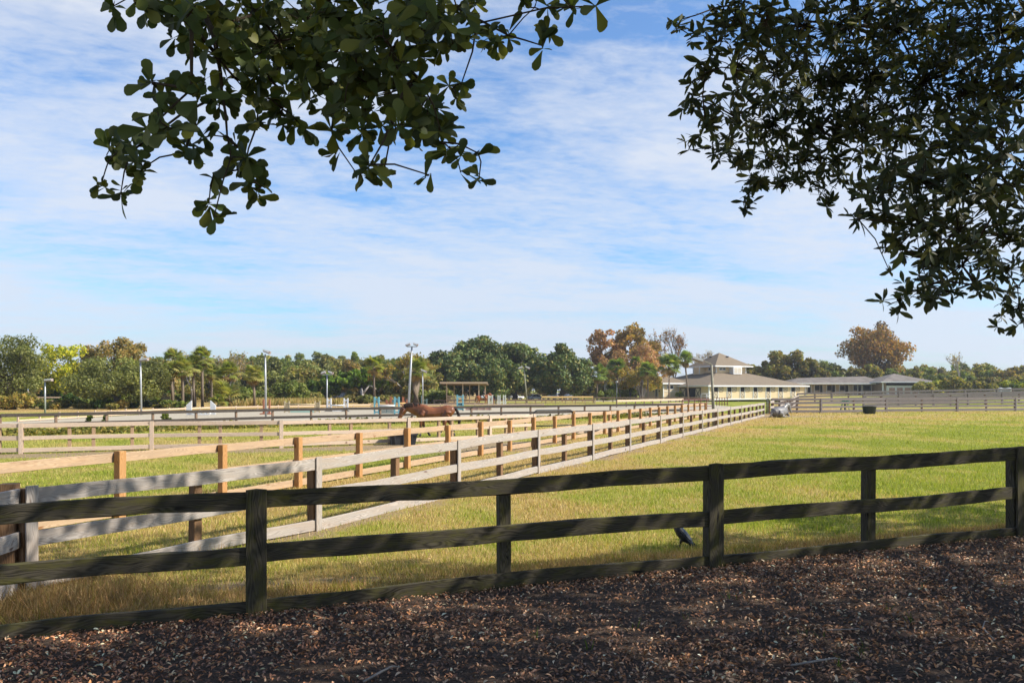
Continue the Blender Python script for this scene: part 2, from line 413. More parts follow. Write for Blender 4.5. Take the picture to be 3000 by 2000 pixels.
# ================================================================== ground
def bumpf(x, y, cx, cy, rx, ry): return np.exp(-(((x - cx) / rx) ** 2 + ((y - cy) / ry) ** 2))
def wnoise(x, y, s, seed=0):
    return (np.sin(x * s * 1.3 + 1.7 * np.sin(y * s * .9 + seed)) + np.sin(y * s * 1.7 + 2.1 * np.sin(x * s * .7 + seed * 2.3)) + np.sin((x + y) * s * .8 + seed)) / 3
WA, WB = np.array([-5.73, 9.39]), np.array([24.6, 77.0]); WD = (WB - WA) / np.linalg.norm(WB - WA)
OA, OB = np.array([-8.4, 11.6]), np.array([17.0, 70.0]); OD = (OB - OA) / np.linalg.norm(OB - OA)
def dist_right(x, y, A, D): return (x - A[0]) * D[1] - (y - A[1]) * D[0]
def zones(x, y):
    x = np.asarray(x, float); y = np.asarray(y, float)
    dw = dist_right(x, y, WA, WD); do = dist_right(x, y, OA, OD)
    s = (x - FP[0]) * FN[0] + (y - FP[1]) * FN[1]
    n1, n2, n3 = wnoise(x, y, .55, 1), wnoise(x, y, .21, 4), wnoise(x, y, 1.5, 2)
    right = dw > 0
    dry = np.where(right, .05 + .80 * np.exp(-np.maximum(dw, 0) / 5.0) + .50 * sstep(38, 68, y + 5 * n1 + 3 * n2) * sstep(115, 85, y), np.where(do > 0, .84, .46))
    dry = dry + .62 * np.exp(-((s + .9) / 2.0) ** 2) + .16 * n2 + .22 * n1 + .14 * n3
    yb = 36 + .42 * x                                            # the pasture beyond the beige fence is greener
    dry = np.where((do < 0) & (y > yb), dry - .10 + .35 * bumpf(x, y, 0, 44, 9, 5), dry)
    dry = np.where((y > 80) & (x > 20) & (x / np.maximum(y, 1) < .33), .12 + .15 * n1, dry)
    pt = (np.sin(x * .93 + 2.2 * np.sin(y * .41 + .5 * x)) * np.sin(y * .37 + 1.9 * np.sin(x * .53 + 1.3)) + .6 * np.sin(x * 1.9 + 1.7 * np.sin(y * .8)) * np.sin(y * 1.1 + 2.1 * np.sin(x * 1.3)))
    dry = dry + .24 * pt
    dirt = .9 * bumpf(x, y, -2.1, 9.45, 1.9, .55) + .8 * bumpf(x, y, 25.5, 70.5, 5.5, 3.4) + .5 * bumpf(x, y, 34, 77, 9, 1.6)
    dirt = dirt + np.where((do < .3) & (y < yb + 1), .95 * np.exp(-((y - (34.3 + .33 * x)) / 1.6) ** 2) * sstep(-26, -20, x), 0)
    dirt = dirt + np.where(do < 1, .9 * bumpf(x, y, -1.6, 32, 3.6, 4.4), 0) + np.where(do < 3, .7 * bumpf(x, y, 6, 50, 3, 9), 0)
    dirt = dirt + (.62 + .3 * n3) * np.exp(-((dw - .6) / .75) ** 2) * (y < 80) * (y > 12) + .75 * np.clip(n3 + .4 * n1 - .1, 0, 1) * np.exp(-((s + 1.3) / 1.0) ** 2) + .9 * np.exp(-((s) / .5) ** 2)
    dry = np.where((y > 84) & (x < .05 * y) & (x < -8), .95, dry); dirt = dirt + np.where((y > 84) & (x < -8) & (x < .05 * y), .35, 0)  # far left tree floor darkened through dry and soil colour, not by cast shade
    dirt = dirt + .12 * n3 + .1 * n1
    return np.clip(dry, 0, 1), np.clip(dirt, 0, 1)
def grid(ys, xs_fn, name, m, dz=0.0, zfn=gz):
    V = []; ny = len(ys); nx = None
    for y in ys:
        xs = xs_fn(y); nx = len(xs)
        V.append(np.stack([xs, np.full(nx, y), np.zeros(nx)], 1))
    V = np.concatenate(V); V[:, 2] = zfn(V[:, 0], V[:, 1]) + dz
    i = np.arange(ny - 1)[:, None] * nx + np.arange(nx - 1)[None, :]
    q = np.stack([i, i + 1, i + nx + 1, i + nx], -1).reshape(-1)
    dry, dirt = zones(V[:, 0], V[:, 1])
    o = fast_mesh(name, V, q, np.full((ny - 1) * (nx - 1), 4), np.stack([dry, dirt, np.zeros(len(V))], 1), m, None, True)
    return tag(o, kind='structure')
def groundmat():
    m, nt, bs = mat('meadow_ground')
    at = nd(nt, 'ShaderNodeAttribute', attribute_name='Col').outputs['Color']
    sp = nd(nt, 'ShaderNodeSeparateColor', {0: at})
    tc = nd(nt, 'ShaderNodeTexCoord').outputs['Object']
    n1 = noise(nt, tc, .35, 5, .65); n2 = noise(nt, tc, 2.3, 5, .7); n3 = noise(nt, tc, 16, 4, .75); n4 = noise(nt, tc, 70, 3, .7)
    d = mth(nt, 'ADD', sp.outputs[0], mth(nt, 'MULTIPLY', mth(nt, 'SUBTRACT', n1, .5), .8))
    d = mth(nt, 'ADD', d, mth(nt, 'MULTIPLY', mth(nt, 'SUBTRACT', n2, .5), .75))
    d = mth(nt, 'ADD', d, mth(nt, 'MULTIPLY', mth(nt, 'SUBTRACT', n3, .5), .5))
    c = ramp(nt, d, [(.08, (.25, .29, .035)), (.34, (.38, .37, .07)), (.62, (.50, .38, .125)), (.95, (.50, .33, .125))])
    c = mixc(nt, ramp(nt, n4, [(.35, .55), (.62, 0.0)]), c, (.10, .085, .03))
    c = mixc(nt, ramp(nt, n3, [(.56, 0.0), (.75, .45)]), c, (.50, .42, .17))
    e = mth(nt, 'ADD', sp.outputs[1], mth(nt, 'MULTIPLY', mth(nt, 'SUBTRACT', n2, .5), .9))
    soil = mixc(nt, n3, (.24, .17, .10), (.44, .33, .21))
    c = mixc(nt, ramp(nt, e, [(.42, 0.0), (.72, .92)]), c, soil)
    h = mth(nt, 'ADD', mth(nt, 'MULTIPLY', n3, 1.0), mth(nt, 'MULTIPLY', n4, .5))
    setc(bs, nt, c, .95, .05, h, .09, .8)
    return m
M['ground'] = groundmat()
ys = np.concatenate([np.linspace(-30, 3, 12), np.linspace(3.2, 24, 130), np.geomspace(24.3, 300, 190), np.geomspace(320, 4000, 24)])
grid(ys, lambda y: np.tan(np.linspace(-1.0, 1.0, 240)) / math.tan(1.0) * (1.05 * max(y, 0) + 16), 'ground', M['ground'])
# mulch under the oaks, on the camera side of the dark fence
def mulchmat():
    m, nt, bs = mat('mulch')
    tc = nd(nt, 'ShaderNodeTexCoord').outputs['Object']
    n1 = noise(nt, tc, 1.1, 4); n2 = noise(nt, vscale(nt, tc, (1, 1.6, 1)), 26, 5, .7); n3 = noise(nt, tc, 90, 3, .7)
    c = ramp(nt, n2, [(.3, (.034, .025, .019)), (.52, (.14, .10, .073)), (.72, (.30, .22, .16))])
    c = mixc(nt, mth(nt, 'MULTIPLY', n1, .5), c, (.05, .03, .022))
    c = mixc(nt, ramp(nt, n3, [(.6, 0.0), (.75, .6)]), c, (.22, .17, .13))
    setc(bs, nt, c, .95, .1, mth(nt, 'ADD', n2, mth(nt, 'MULTIPLY', n3, .4)), .05, 1.0)
    return m
M['mulch'] = mulchmat()
def mulch():
    ts = np.linspace(-14, 24, 250); ss = np.linspace(0, 11, 60)
    tt, s2 = np.meshgrid(ts, ss)
    edge = -.10 + .10 * wnoise(tt, tt * 0, 1.9, 3) + .06 * np.sin(tt * 6.1)
    s3 = edge + s2 * (11.2) / 11
    x = FP[0] + tt * FD[0] + s3 * FN[0]; y = FP[1] + tt * FD[1] + s3 * FN[1]
    z = gz(x, y) + .012 * np.clip(s2 / .3, 0, 1) + .012 + .016 * wnoise(x, y, 7, 5) * np.clip(s2 / .4, 0, 1) + .01 * wnoise(x, y, 19, 1) * np.clip(s2 / .4, 0, 1)
    V = np.stack([x, y, z], -1).reshape(-1, 3); nx = len(ts); ny = len(ss)
    i = np.arange(ny - 1)[:, None] * nx + np.arange(nx - 1)[None, :]
    q = np.stack([i, i + nx, i + nx + 1, i + 1], -1).reshape(-1)
    tag(fast_mesh('mulch_ground', V, q, np.full((ny - 1) * (nx - 1), 4), None, M['mulch'], None, True), kind='structure')
mulch()
# riding arena sand, dusty parking lane
def flat_sheet(name, pts, m, dz):
    V = [(x, y, g(x, y) + dz) for x, y in pts]
    b = MB(); b.add(V, [tuple(range(len(V)))]); tag(b.build(name, m), kind='structure')
def sandmat(name, a, b_):
    m, nt, bs = mat(name)
    tc = nd(nt, 'ShaderNodeTexCoord').outputs['Object']
    n1 = noise(nt, tc, .6, 6, .7); n2 = noise(nt, vscale(nt, tc, (1, .4, 1)), 6, 4, .7)
    setc(bs, nt, mixc(nt, mth(nt, 'ADD', mth(nt, 'MULTIPLY', n1, .6), mth(nt, 'MULTIPLY', n2, .4)), a, b_), .95, .05, n2, .06, .7)
    return m
M['sand'] = sandmat('arena_sand', (.29, .25, .18), (.50, .44, .34))
M['lane'] = sandmat('sandy_lane', (.36, .30, .22), (.52, .45, .34))
AR = [(-38, 56), (-26, 53), (-15.5, 55.5), (-3, 64.5), (8, 70.5), (14.5, 75), (22, 84), (31, 112), (33, 140), (15, 127), (4, 106), (-18, 104), (-32.5, 88), (-35, 78)]
flat_sheet('arena_sand', AR, M['sand'], .004)
flat_sheet('parking_lane', [(-60, 172), (-20, 166), (30, 164), (60, 158), (60, 176), (30, 190), (-20, 196), (-60, 196)], M['lane'], .004)
# ================================================================== animals and people
def skinned(name, tubes, voxel, iters, colfn, m, parent=None, n=12):
    """overlapping limbs fused into one continuous surface"""
    b = MB()
    for pts, rad in tubes: b.tube(pts, rad, n)
    me = bpy.data.meshes.new('tmp'); me.from_pydata(b.v, [], b.f); me.update()
    bm = bmesh.new(); bm.from_mesh(me); bmesh.ops.recalc_face_normals(bm, faces=bm.faces); bm.to_mesh(me); bm.free()
    o = bpy.data.objects.new('tmp', me); COL.objects.link(o)
    r = o.modifiers.new('r', 'REMESH'); r.mode = 'VOXEL'; r.voxel_size = voxel
    s = o.modifiers.new('s', 'SMOOTH'); s.iterations = iters; s.factor = .5
    dg = bpy.context.evaluated_depsgraph_get()
    m2 = bpy.data.meshes.new_from_object(o.evaluated_get(dg)); bpy.data.objects.remove(o)
    m2.name = name; m2.materials.clear(); m2.materials.append(m)
    V = np.zeros(len(m2.vertices) * 3, 'f'); m2.vertices.foreach_get('co', V); V = V.reshape(-1, 3)
    a = m2.color_attributes.new('Col', 'FLOAT_COLOR', 'POINT'); c = colfn(V)
    a.data.foreach_set('color', np.concatenate([c, np.ones((len(c), 1))], 1).astype('f').ravel())
    m2.polygons.foreach_set('use_smooth', np.ones(len(m2.polygons), bool))
    o2 = bpy.data.objects.new(name, m2); COL.objects.link(o2)
    if parent: o2.parent = parent
    return o2
def lerpc(a, b, t): return np.array(a)[None] * (1 - t[:, None]) + np.array(b)[None] * t[:, None]
BODY = [((-.99, 0, 1.20), (.11, .15)), ((-.89, 0, 1.27), (.23, .28)), ((-.66, 0, 1.27), (.29, .345)), ((-.36, 0, 1.22), (.275, .32)), ((0, 0, 1.16), (.305, .345)), ((.30, 0, 1.17), (.295, .375)), ((.52, 0, 1.26), (.215, .365)), ((.74, 0, 1.20), (.185, .28)), ((.90, 0, 1.17), (.11, .17))]
def leg_front(y, k, f, h):
    return [((.62, y * .9, 1.12), .15), ((.62, y, .95), .115), ((k[0] * .5 + .31, y, .74), .085), ((k[0], y, k[1]), .066), ((k[0] * .5 + f[0] * .5, y, k[1] * .5 + f[1] * .5), .044), ((f[0], y, f[1]), .055), ((h[0], y, h[1]), .066)]
def leg_hind(y, st, k, f, h):
    return [((-.66, y * .8, 1.16), .22), ((st[0] - .06, y, st[1] + .14), .18), ((st[0] - .1, y, st[1] - .04), .13), ((k[0] * .7 + st[0] * .3 - .03, y, k[1] * .75 + st[1] * .25), .085), ((k[0], y, k[1]), .070), ((k[0] * .5 + f[0] * .5, y, k[1] * .5 + f[1] * .5), .048), ((f[0], y, f[1]), .058), ((h[0], y, h[1]), .066)]
def head_at(p, q):
    """head from poll p to muzzle q"""
    p, q = np.array(p), np.array(q); L = lambda t: tuple(p + (q - p) * t)
    return [(L(-.06), (.06, .07)), (L(.08), (.11, .15)), (L(.3), (.115, .195)), (L(.5), (.092, .155)), (L(.75), (.072, .108)), (L(.93), (.076, .098)), (L(1.03), (.05, .06))]
def horse(label, loc, rz, neck, legs, body, colfn, scale=1.0, voxel=.024, mane=(.02, .015, .012), tail=None, halter=False, tack=None, group=None):
    root = thing('horse', label, 'horse', loc, rz, group, scale)
    nk, (poll, muz) = neck
    T = [([p for p, r in body], [r for p, r in body]), ([p for p, r in nk], [r for p, r in nk])]
    hd = head_at(poll, muz); T.append(([p for p, r in hd], [r for p, r in hd]))
    pv = np.array(poll); dv = np.array(muz) - pv; dv = dv / np.linalg.norm(dv); upv = np.array([-dv[2], 0, dv[0]]); upv = upv if upv[2] > 0 else -upv
    for s in (-1, 1):
        b0 = pv + np.array([0, s * .06, 0]) + upv * .06; T.append(([tuple(b0), tuple(b0 + upv * .09 - dv * .02 + np.array([0, s * .03, 0])), tuple(b0 + upv * .19 - dv * .03 + np.array([0, s * .03, 0]))], [.035, .035, .012]))
    if len(body) == 9 and body is BODY:
        for s in (-1, 1): T += [([(.50, s * .17, 1.30), (.60, s * .19, 1.12), (.66, s * .17, .98)], [.10, .15, .09]), ([(-.56, s * .14, 1.38), (-.70, s * .19, 1.20), (-.62, s * .19, .98)], [.10, .19, .14]), ([(-.48, s * .2, 1.30), (-.44, s * .22, 1.2)], [.06, .08])]
    for lg in legs: T.append(([p for p, r in lg], [r for p, r in lg]))
    skinned('body', T, voxel, 6, colfn, M['hair'], root, 14)
    hm = paint('horse_hair_%d' % len(bpy.data.materials), mane, .7, .3, 20)
    def mn(B):
        pts = [Vector(p) + Vector((0, 0, 1)) * (r[1] * .93) for p, r in nk[1:]] + [Vector(poll) + Vector(upv) * .12]
        B.tube(pts, [(.022, .05)] * len(pts), 8)
        for i in range(46):
            t = i / 46 * (len(pts) - 1); j = int(t); c = pts[j].lerp(pts[j + 1], t - j); s = R.choice((-1, 1, 1))
            B.tube([c + Vector((0, 0, .03)), c + Vector((-.02, .07 * s, .0)), c + Vector((-.05, .12 * s, -.14 - R.random() * .08))], [.018, .02, .004], 5)
    one('mane', mn, hm, root, True)
    tl = tail or [(-1.0, 0, 1.33), (-1.15, .0, 1.25), (-1.22, .02, 1.0), (-1.2, .03, .75), (-1.18, .03, .55)]
    def tf(B):
        B.tube(tl, [.05, .07, .085, .075, .02], 8)
        for i in range(18):
            o = Vector((R.uniform(-.05, .05), R.uniform(-.06, .06), 0)); B.tube([Vector(tl[1]), Vector(tl[2]) + o, Vector(tl[3]) + o * 1.2, Vector(tl[4]) + o * 1.6 + Vector((0, 0, R.uniform(-.12, .06)))], [.02, .022, .02, .004], 5)
    one('tail', tf, hm, root, True)
    for s in (-1, 1):
        e = pv + dv * .17 + upv * .055
        one('eye', lambda B: B.ball((e[0], s * .098, e[2]), .02, 8), M['dark'], root, True)
    if halter:
        def ring(B, t, ry, rz_, th):
            c = pv + (np.array(muz) - pv) * t
            B.tube([tuple(c + np.array([0, ry * math.cos(a), 0]) + upv * rz_ * math.sin(a)) for a in np.linspace(0, 2 * math.pi, 22)], th, 6)
        hl = paint('pink_halter', (.36, .20, .17), .7, .2, 5)
        one('halter', lambda B: [ring(B, .62, .088, .115, .012), ring(B, .12, .112, .155, .012)] + [B.tube([tuple(pv + (np.array(muz) - pv) * .12 + np.array([0, s * .115, 0]) - upv * .04), tuple(pv + (np.array(muz) - pv) * .62 + np.array([0, s * .092, 0]))], .012, 6) for s in (-1, 1)], hl, root, True)
    if tack:
        def pad(B):
            B.tube([(-.30, 0, 1.30), (-.1, 0, 1.28), (.2, 0, 1.27), (.36, 0, 1.30)], [(.27, .27), (.325, .33), (.325, .33), (.27, .28)], 18)
        one('saddle_pad', pad, M['white'], root, True)
        one('saddle', lambda B: B.tube([(-.28, 0, 1.52), (-.12, 0, 1.50), (.1, 0, 1.52), (.28, 0, 1.58)], [(.10, .05), (.2, .12), (.19, .11), (.08, .06)], 12), paint('saddle_leather', (.06, .03, .018), .5, .3, 5), root, True)
        one('girth', lambda B: B.tube([(.06, .325 * math.cos(a), 1.24 + .355 * math.sin(a)) for a in np.linspace(math.pi, 2 * math.pi, 14)], .025, 6), M['dark'], root, True)
    return root
def bay_col(V):
    n = wnoise(V[:, 0] * 3, V[:, 2] * 3 + V[:, 1], 1.6, 3)
    c = lerpc((.16, .056, .021), (.26, .092, .033), sstep(-.6, .8, n))
    dark = np.maximum(sstep(.70, .45, V[:, 2]), sstep(1.70, 1.95, V[:, 0]) * .8)
    c = lerpc((0, 0, 0), (1, 1, 1), np.ones(len(V))) * c; c = c * (1 - dark[:, None]) + np.array([.03, .018, .014]) * dark[:, None]
    sock = ((V[:, 0] > -.55) & (V[:, 0] < .05) & (V[:, 2] < .24) & (V[:, 1] < .5)).astype(float)
    c = c * (1 - sock[:, None]) + np.array([.55, .50, .46]) * sock[:, None]
    hoof = (V[:, 2] < .06).astype(float)[:, None]
    return c * (1 - hoof) + np.array([.10, .085, .075]) * hoof
bneck = ([((.48, 0, 1.25), (.20, .37)), ((.72, 0, 1.34), (.16, .335)), ((.98, 0, 1.41), (.125, .28)), ((1.22, 0, 1.46), (.105, .22)), ((1.40, 0, 1.49), (.095, .17))], ((1.45, 0, 1.51), (1.76, 0, .90)))
horse('bay horse with a halter walking left with lowered head behind the beige fence', (atx(1272, 39.7), 39.7, 0), math.radians(181), bneck,
      [leg_front(.15, (.66, .50), (.66, .13), (.71, .035)), leg_front(-.15, (.52, .46), (.30, .20), (.22, .06)), leg_hind(.15, (-.42, .86), (-.52, .50), (-.24, .13), (-.16, .035)), leg_hind(-.15, (-.58, .88), (-.98, .52), (-1.0, .14), (-.95, .035))],
      BODY, bay_col, 1.0, .020, (.026, .015, .011), [(-.96, 0, 1.42), (-1.10, .02, 1.38), (-1.22, .05, 1.14), (-1.26, .08, .86), (-1.22, .09, .60)], True)
def white_col(V):
    n = wnoise(V[:, 0] * 3, V[:, 2] * 3 + V[:, 1] * 2, 1.5, 1)
    c = lerpc((.135, .125, .118), (.20, .187, .177), sstep(-.6, .7, n)); d = sstep(1.36, 1.46, V[:, 0]) * .6
    return c * (1 - d[:, None]) + np.array([.2, .17, .16]) * d[:, None]
lie = [((-1.0, 0, .34), (.12, .16)), ((-.86, 0, .40), (.32, .36)), ((-.55, 0, .44), (.43, .44)), ((-.15, 0, .45), (.43, .45)), ((.25, 0, .48), (.38, .45)), ((.52, 0, .52), (.29, .42)), ((.74, 0, .52), (.2, .3)), ((.86, 0, .5), (.1, .16))]
horse('pale grey horse lying on the bare patch at the end of the white fence', (atx(2286, 68.3), 68.3, 0), math.radians(33),
      ([((.40, 0, .66), (.20, .30)), ((.66, 0, .84), (.155, .24)), ((.88, 0, .99), (.12, .19)), ((1.06, 0, 1.06), (.10, .14))], ((1.10, 0, 1.06), (1.44, 0, .40))),
      [[((.5, s * .25, .40), .14), ((.74, s * .26, .20), .10), ((.92, s * .24, .10), .07), ((.74, s * .28, .06), .05), ((.56, s * .28, .06), .055), ((.5, s * .28, .05), .06)] for s in (-1, 1)] +
      [[((-.62, s * .30, .42), .25), ((-.24, s * .38, .28), .19), ((-.02, s * .42, .15), .10), ((-.32, s * .44, .08), .07), ((-.05, s * .45, .06), .05), ((.18, s * .44, .05), .055), ((.27, s * .43, .05), .06)] for s in (-1, 1)],
      lie, white_col, 1.0, .026, (.42, .40, .37), [(-1.0, 0, .42), (-1.07, .03, .34), (-1.09, .1, .18), (-1.05, .2, .07), (-.95, .3, .05)])
stand = [leg_front(s * .15, (.63, .50), (.64, .13), (.68, .035)) for s in (-1, 1)] + [leg_hind(s * .15, (-.5, .87), (-.86, .52), (-.84, .14), (-.79, .035)) for s in (-1, 1)]
def grey_col(V): return lerpc((.42, .43, .44), (.58, .58, .58), sstep(-.6, .7, wnoise(V[:, 0] * 2, V[:, 2] * 2, 1.4, 2)))
gy = 121.0; gx_ = atx(2942, gy)
horse('white horse whose back shows above the far grey fence at the right', (gx_, gy, g(gx_, gy)), math.radians(172),
      ([((.50, 0, 1.28), (.22, .36)), ((.78, 0, 1.22), (.16, .27)), ((1.0, 0, 1.0), (.12, .2)), ((1.2, 0, .72), (.1, .15))], ((1.22, 0, .68), (1.36, 0, .08))), stand, BODY, grey_col, 1.06, .035, (.4, .4, .4))
def chest_col(V):
    c = lerpc((.30, .085, .022), (.40, .12, .035), sstep(-.6, .7, wnoise(V[:, 0] * 2, V[:, 2] * 2, 1.4, 2)))
    sock = ((V[:, 2] < .3) & (V[:, 0] < 0)).astype(float)[:, None]
    return c * (1 - sock) + np.array([.6, .56, .52]) * sock
RY = 124.5; RX = atx(1414, RY)
horse('chestnut horse under saddle walking right behind the jump stands', (RX, RY, .0), math.radians(4),
      ([((.50, 0, 1.28), (.22, .36)), ((.74, 0, 1.48), (.165, .27)), ((.98, 0, 1.70), (.125, .2)), ((1.14, 0, 1.86), (.10, .15))], ((1.18, 0, 1.88), (1.56, 0, 1.42))),
      [leg_front(.15, (.78, .56), (.72, .22), (.70, .12)), leg_front(-.15, (.5, .48), (.38, .14), (.42, .035)), leg_hind(.15, (-.36, .86), (-.56, .5), (-.42, .14), (-.36, .035)), leg_hind(-.15, (-.6, .87), (-1.0, .54), (-1.02, .16), (-1.0, .035))],
      BODY, chest_col, .94, .035, (.34, .13, .05), None, False, True)
# ------------------------------------------------------------------ people
def person(label, loc, rz, J, colors, seated=True):
    root = thing('person', label, 'person', loc, rz)
    v = lambda k: Vector(J[k])
    skin = lambda V: np.tile([[.50, .30, .22]], (len(V), 1))
    T = [([v('pelvis'), v('waist'), v('chest'), v('neck')], [(.15, .12), (.125, .10), (.16, .115), (.055, .055)]), ([v('neck'), v('neck').lerp(v('head'), .5), v('head')], [.055, .052, .07])]
    h = v('head'); f = Vector((1, 0, 0))
    T += [([h + Vector((0, 0, -.10)), h + Vector((.01, 0, -.05)), h, h + Vector((0, 0, .07)), h + Vector((0, 0, .11))], [.045, .07, .082, .072, .03]), ([h + Vector((.06, 0, .0)), h + Vector((.105, 0, -.03))], [.016, .014])]
    for s in (-1, 1): T.append(([h + Vector((0, s * .075, .01)), h + Vector((-.005, s * .09, -.01))], [.02, .012]))
    fl = lambda k, s: Vector((J[k][0], J[k][1] * s, J[k][2]))
    for s in (-1, 1):
        T.append(([v('chest') + Vector((0, s * .1, .1)), fl('shoulder', s), fl('elbow', s), fl('hand', s)], [.06, .058, .043, .03]))
        hd = fl('hand', s); d = (hd - fl('elbow', s)).normalized()
        T.append(([hd, hd + d * .05, hd + d * .09], [.03, (.04, .022), (.035, .018)]))
        for i in range(4): o = Vector((0, (i - 1.5) * .018, 0)); L = (.07, .08, .075, .06)[i]; T.append(([hd + d * .08 + o, hd + d * (.08 + L * .55) + o + Vector((0, 0, -.01)), hd + d * (.08 + L * .7) + o + Vector((0, 0, -.035))], [.0095, .009, .008]))
        T.append(([hd + d * .03 + Vector((0, -s * .025, .0)), hd + d * .06 + Vector((0, -s * .05, .01)), hd + d * .085 + Vector((0, -s * .052, 0))], [.012, .011, .009]))
        T.append(([v('pelvis') + Vector((0, s * .08, 0)), fl('hip', s), fl('knee', s), fl('calf', s), fl('ankle', s), fl('toe', s)], [.10, .09, .062, .058, .04, .035]))
    skinned('body', T, .013, 2, skin, M['cloth'], root, 10)
    cl = lambda c: (lambda V: np.tile([c], (len(V), 1)))
    skinned('shirt', [([v('pelvis').lerp(v('waist'), .5), v('waist'), v('chest'), v('neck').lerp(v('chest'), .25)], [(.16, .135), (.15, .125), (.18, .135), (.09, .08)])] + [([v('chest') + Vector((0, s * .1, .09)), fl('shoulder', s), fl('elbow', s), fl('elbow', s).lerp(fl('hand', s), .8)], [.075, .072, .056, .042]) for s in (-1, 1)], .018, 2, cl(colors[0]), M['cloth'], root, 10)
    skinned('trousers', [([v('pelvis') + Vector((0, -.09, .03)), v('pelvis') + Vector((0, .09, .03))], [.135, .135])] + [([fl('hip', s), fl('knee', s), fl('calf', s)], [.108, .075, .068]) for s in (-1, 1)], .018, 2, cl(colors[1]), M['cloth'], root, 10)
    for s in (-1, 1): skinned('boot', [([fl('calf', s), fl('ankle', s), fl('ankle', s).lerp(fl('toe', s), .4), fl('toe', s)], [.07, .052, .05, .042])], .016, 2, cl((.02, .017, .015)), M['cloth'], root, 10)
    if colors[2]: one('helmet', lambda B: [B.ball((h.x - .005, 0, h.z + .055), (.108, .095, .085), 14), B.prism([(-.07, 0), (.07, 0), (.05, .06), (-.05, .06)], (0, 1, 0), (1, 0, 0), (h.x + .08, 0, h.z + .03), (0, 0, .014))], paint('hat_%d' % len(bpy.data.materials), colors[2], .4, .1, 2), root, True)
    else: pass
    for s in (-1, 1): one('eye', lambda B: B.ball((h.x + .075, s * .03, h.z + .005), .009, 6), M['dark'], root)
    one('hair', lambda B: B.ball((h.x - .03, 0, h.z - .01), (.075, .085, .085), 12), paint('hair_%d' % len(bpy.data.materials), (.05, .03, .02), .7, .2, 9), root, True)
person('rider in dark clothes and a dark helmet leaning forward on the chestnut horse', (RX + .0, RY, 1.47), math.radians(4),
       dict(pelvis=(0, 0, .06), waist=(.05, 0, .22), chest=(.13, 0, .40), neck=(.20, 0, .56), head=(.25, 0, .69), shoulder=(.16, .19, .47), elbow=(.26, .24, .22), hand=(.50, .09, .17), hip=(.06, .14, .03), knee=(.34, .31, -.24), calf=(.22, .34, -.46), ankle=(.10, .34, -.70), toe=(.28, .36, -.73)), ((.03, .03, .04), (.035, .033, .035), (.03, .03, .035)))
PX, PY_ = atx(1364, 133.5), 133.5
person('person in dark clothes and a rust coloured hat standing in the shelter behind the railing', (PX, PY_, .2), math.radians(-80),
       dict(pelvis=(0, 0, .92), waist=(0, 0, 1.08), chest=(.01, 0, 1.30), neck=(0, 0, 1.48), head=(.01, 0, 1.62), shoulder=(0, .19, 1.40), elbow=(.04, .25, 1.12), hand=(.18, .2, .93), hip=(0, .1, .88), knee=(.03, .11, .50), calf=(0, .11, .32), ankle=(-.01, .11, .09), toe=(.13, .13, .035)), ((.05, .045, .06), (.03, .03, .045), (.30, .09, .05)))
# ------------------------------------------------------------------ the crow in the grass
def crow():
    Y = 11.8; x = atx(1988, Y); z = g(x, Y)
    r = thing('crow', 'dark crow standing in the grass behind the middle rail near the right post', 'bird', (x, Y, z - .01), math.radians(165)); r.scale = (1.15, 1.3, .80); r.rotation_euler = (0, math.radians(-22), math.radians(165))
    ck = lambda V: lerpc((.012, .012, .016), (.035, .036, .046), sstep(-.5, .6, wnoise(V[:, 0] * 40, V[:, 2] * 30, 1.0, 1)))
    skinned('body', [([(-.14, 0, .17), (-.06, 0, .22), (.03, 0, .28), (.10, 0, .35), (.13, 0, .40)], [.025, .07, .088, .07, .05]), ([(.12, 0, .38), (.145, 0, .43), (.17, 0, .455), (.20, 0, .45)], [.05, .046, .045, .025])] +
            [([(.0, s * .035, .22), (.01, s * .045, .12)], [.035, .014]) for s in (-1, 1)], .008, 3, ck, M['hair'], r, 10)
    for s in (-1, 1):
        one('leg', lambda B: [B.tube([(.01, s * .045, .13), (.0, s * .045, .02)], .007, 6)] + [B.tube([(0, s * .045, .02), (.05 * math.cos(a), s * .045 + .05 * math.sin(a), .012)], .006, 5) for a in (-.5, 0, .5, 3.14)], M['dark'], r)
        def wg(B):
            for i in range(7):
                o = i * .012; B.board((.07 - o, s * (.085 - i * .004), .33 - o * 1.3), (-.17 - o * .6, s * (.06 - i * .005), .135 + i * .006), (0, s * .3, 1), .035, .008, .002, 3, .002)
        one('wing', wg, paint('crow_feather_%d' % s, (.028, .03, .04), .45, .3, 30), r)
        one('eye', lambda B: B.ball((.178, s * .036, .463), .007, 6), M['rubber'], r)
    def tl(B):
        for i in range(5): B.board((-.09, (i - 2) * .008, .19), (-.27, (i - 2) * .02, .055), (0, 1, .0), .034, .006, .002, 2)
    one('tail', tl, paint('crow_tail', (.022, .023, .03), .5, .3, 30), r)
    one('beak', lambda B: B.tube([(.195, 0, .45), (.23, 0, .443), (.262, 0, .43)], [.018, .013, .003], 8), M['rubber'], r, True)
crow()
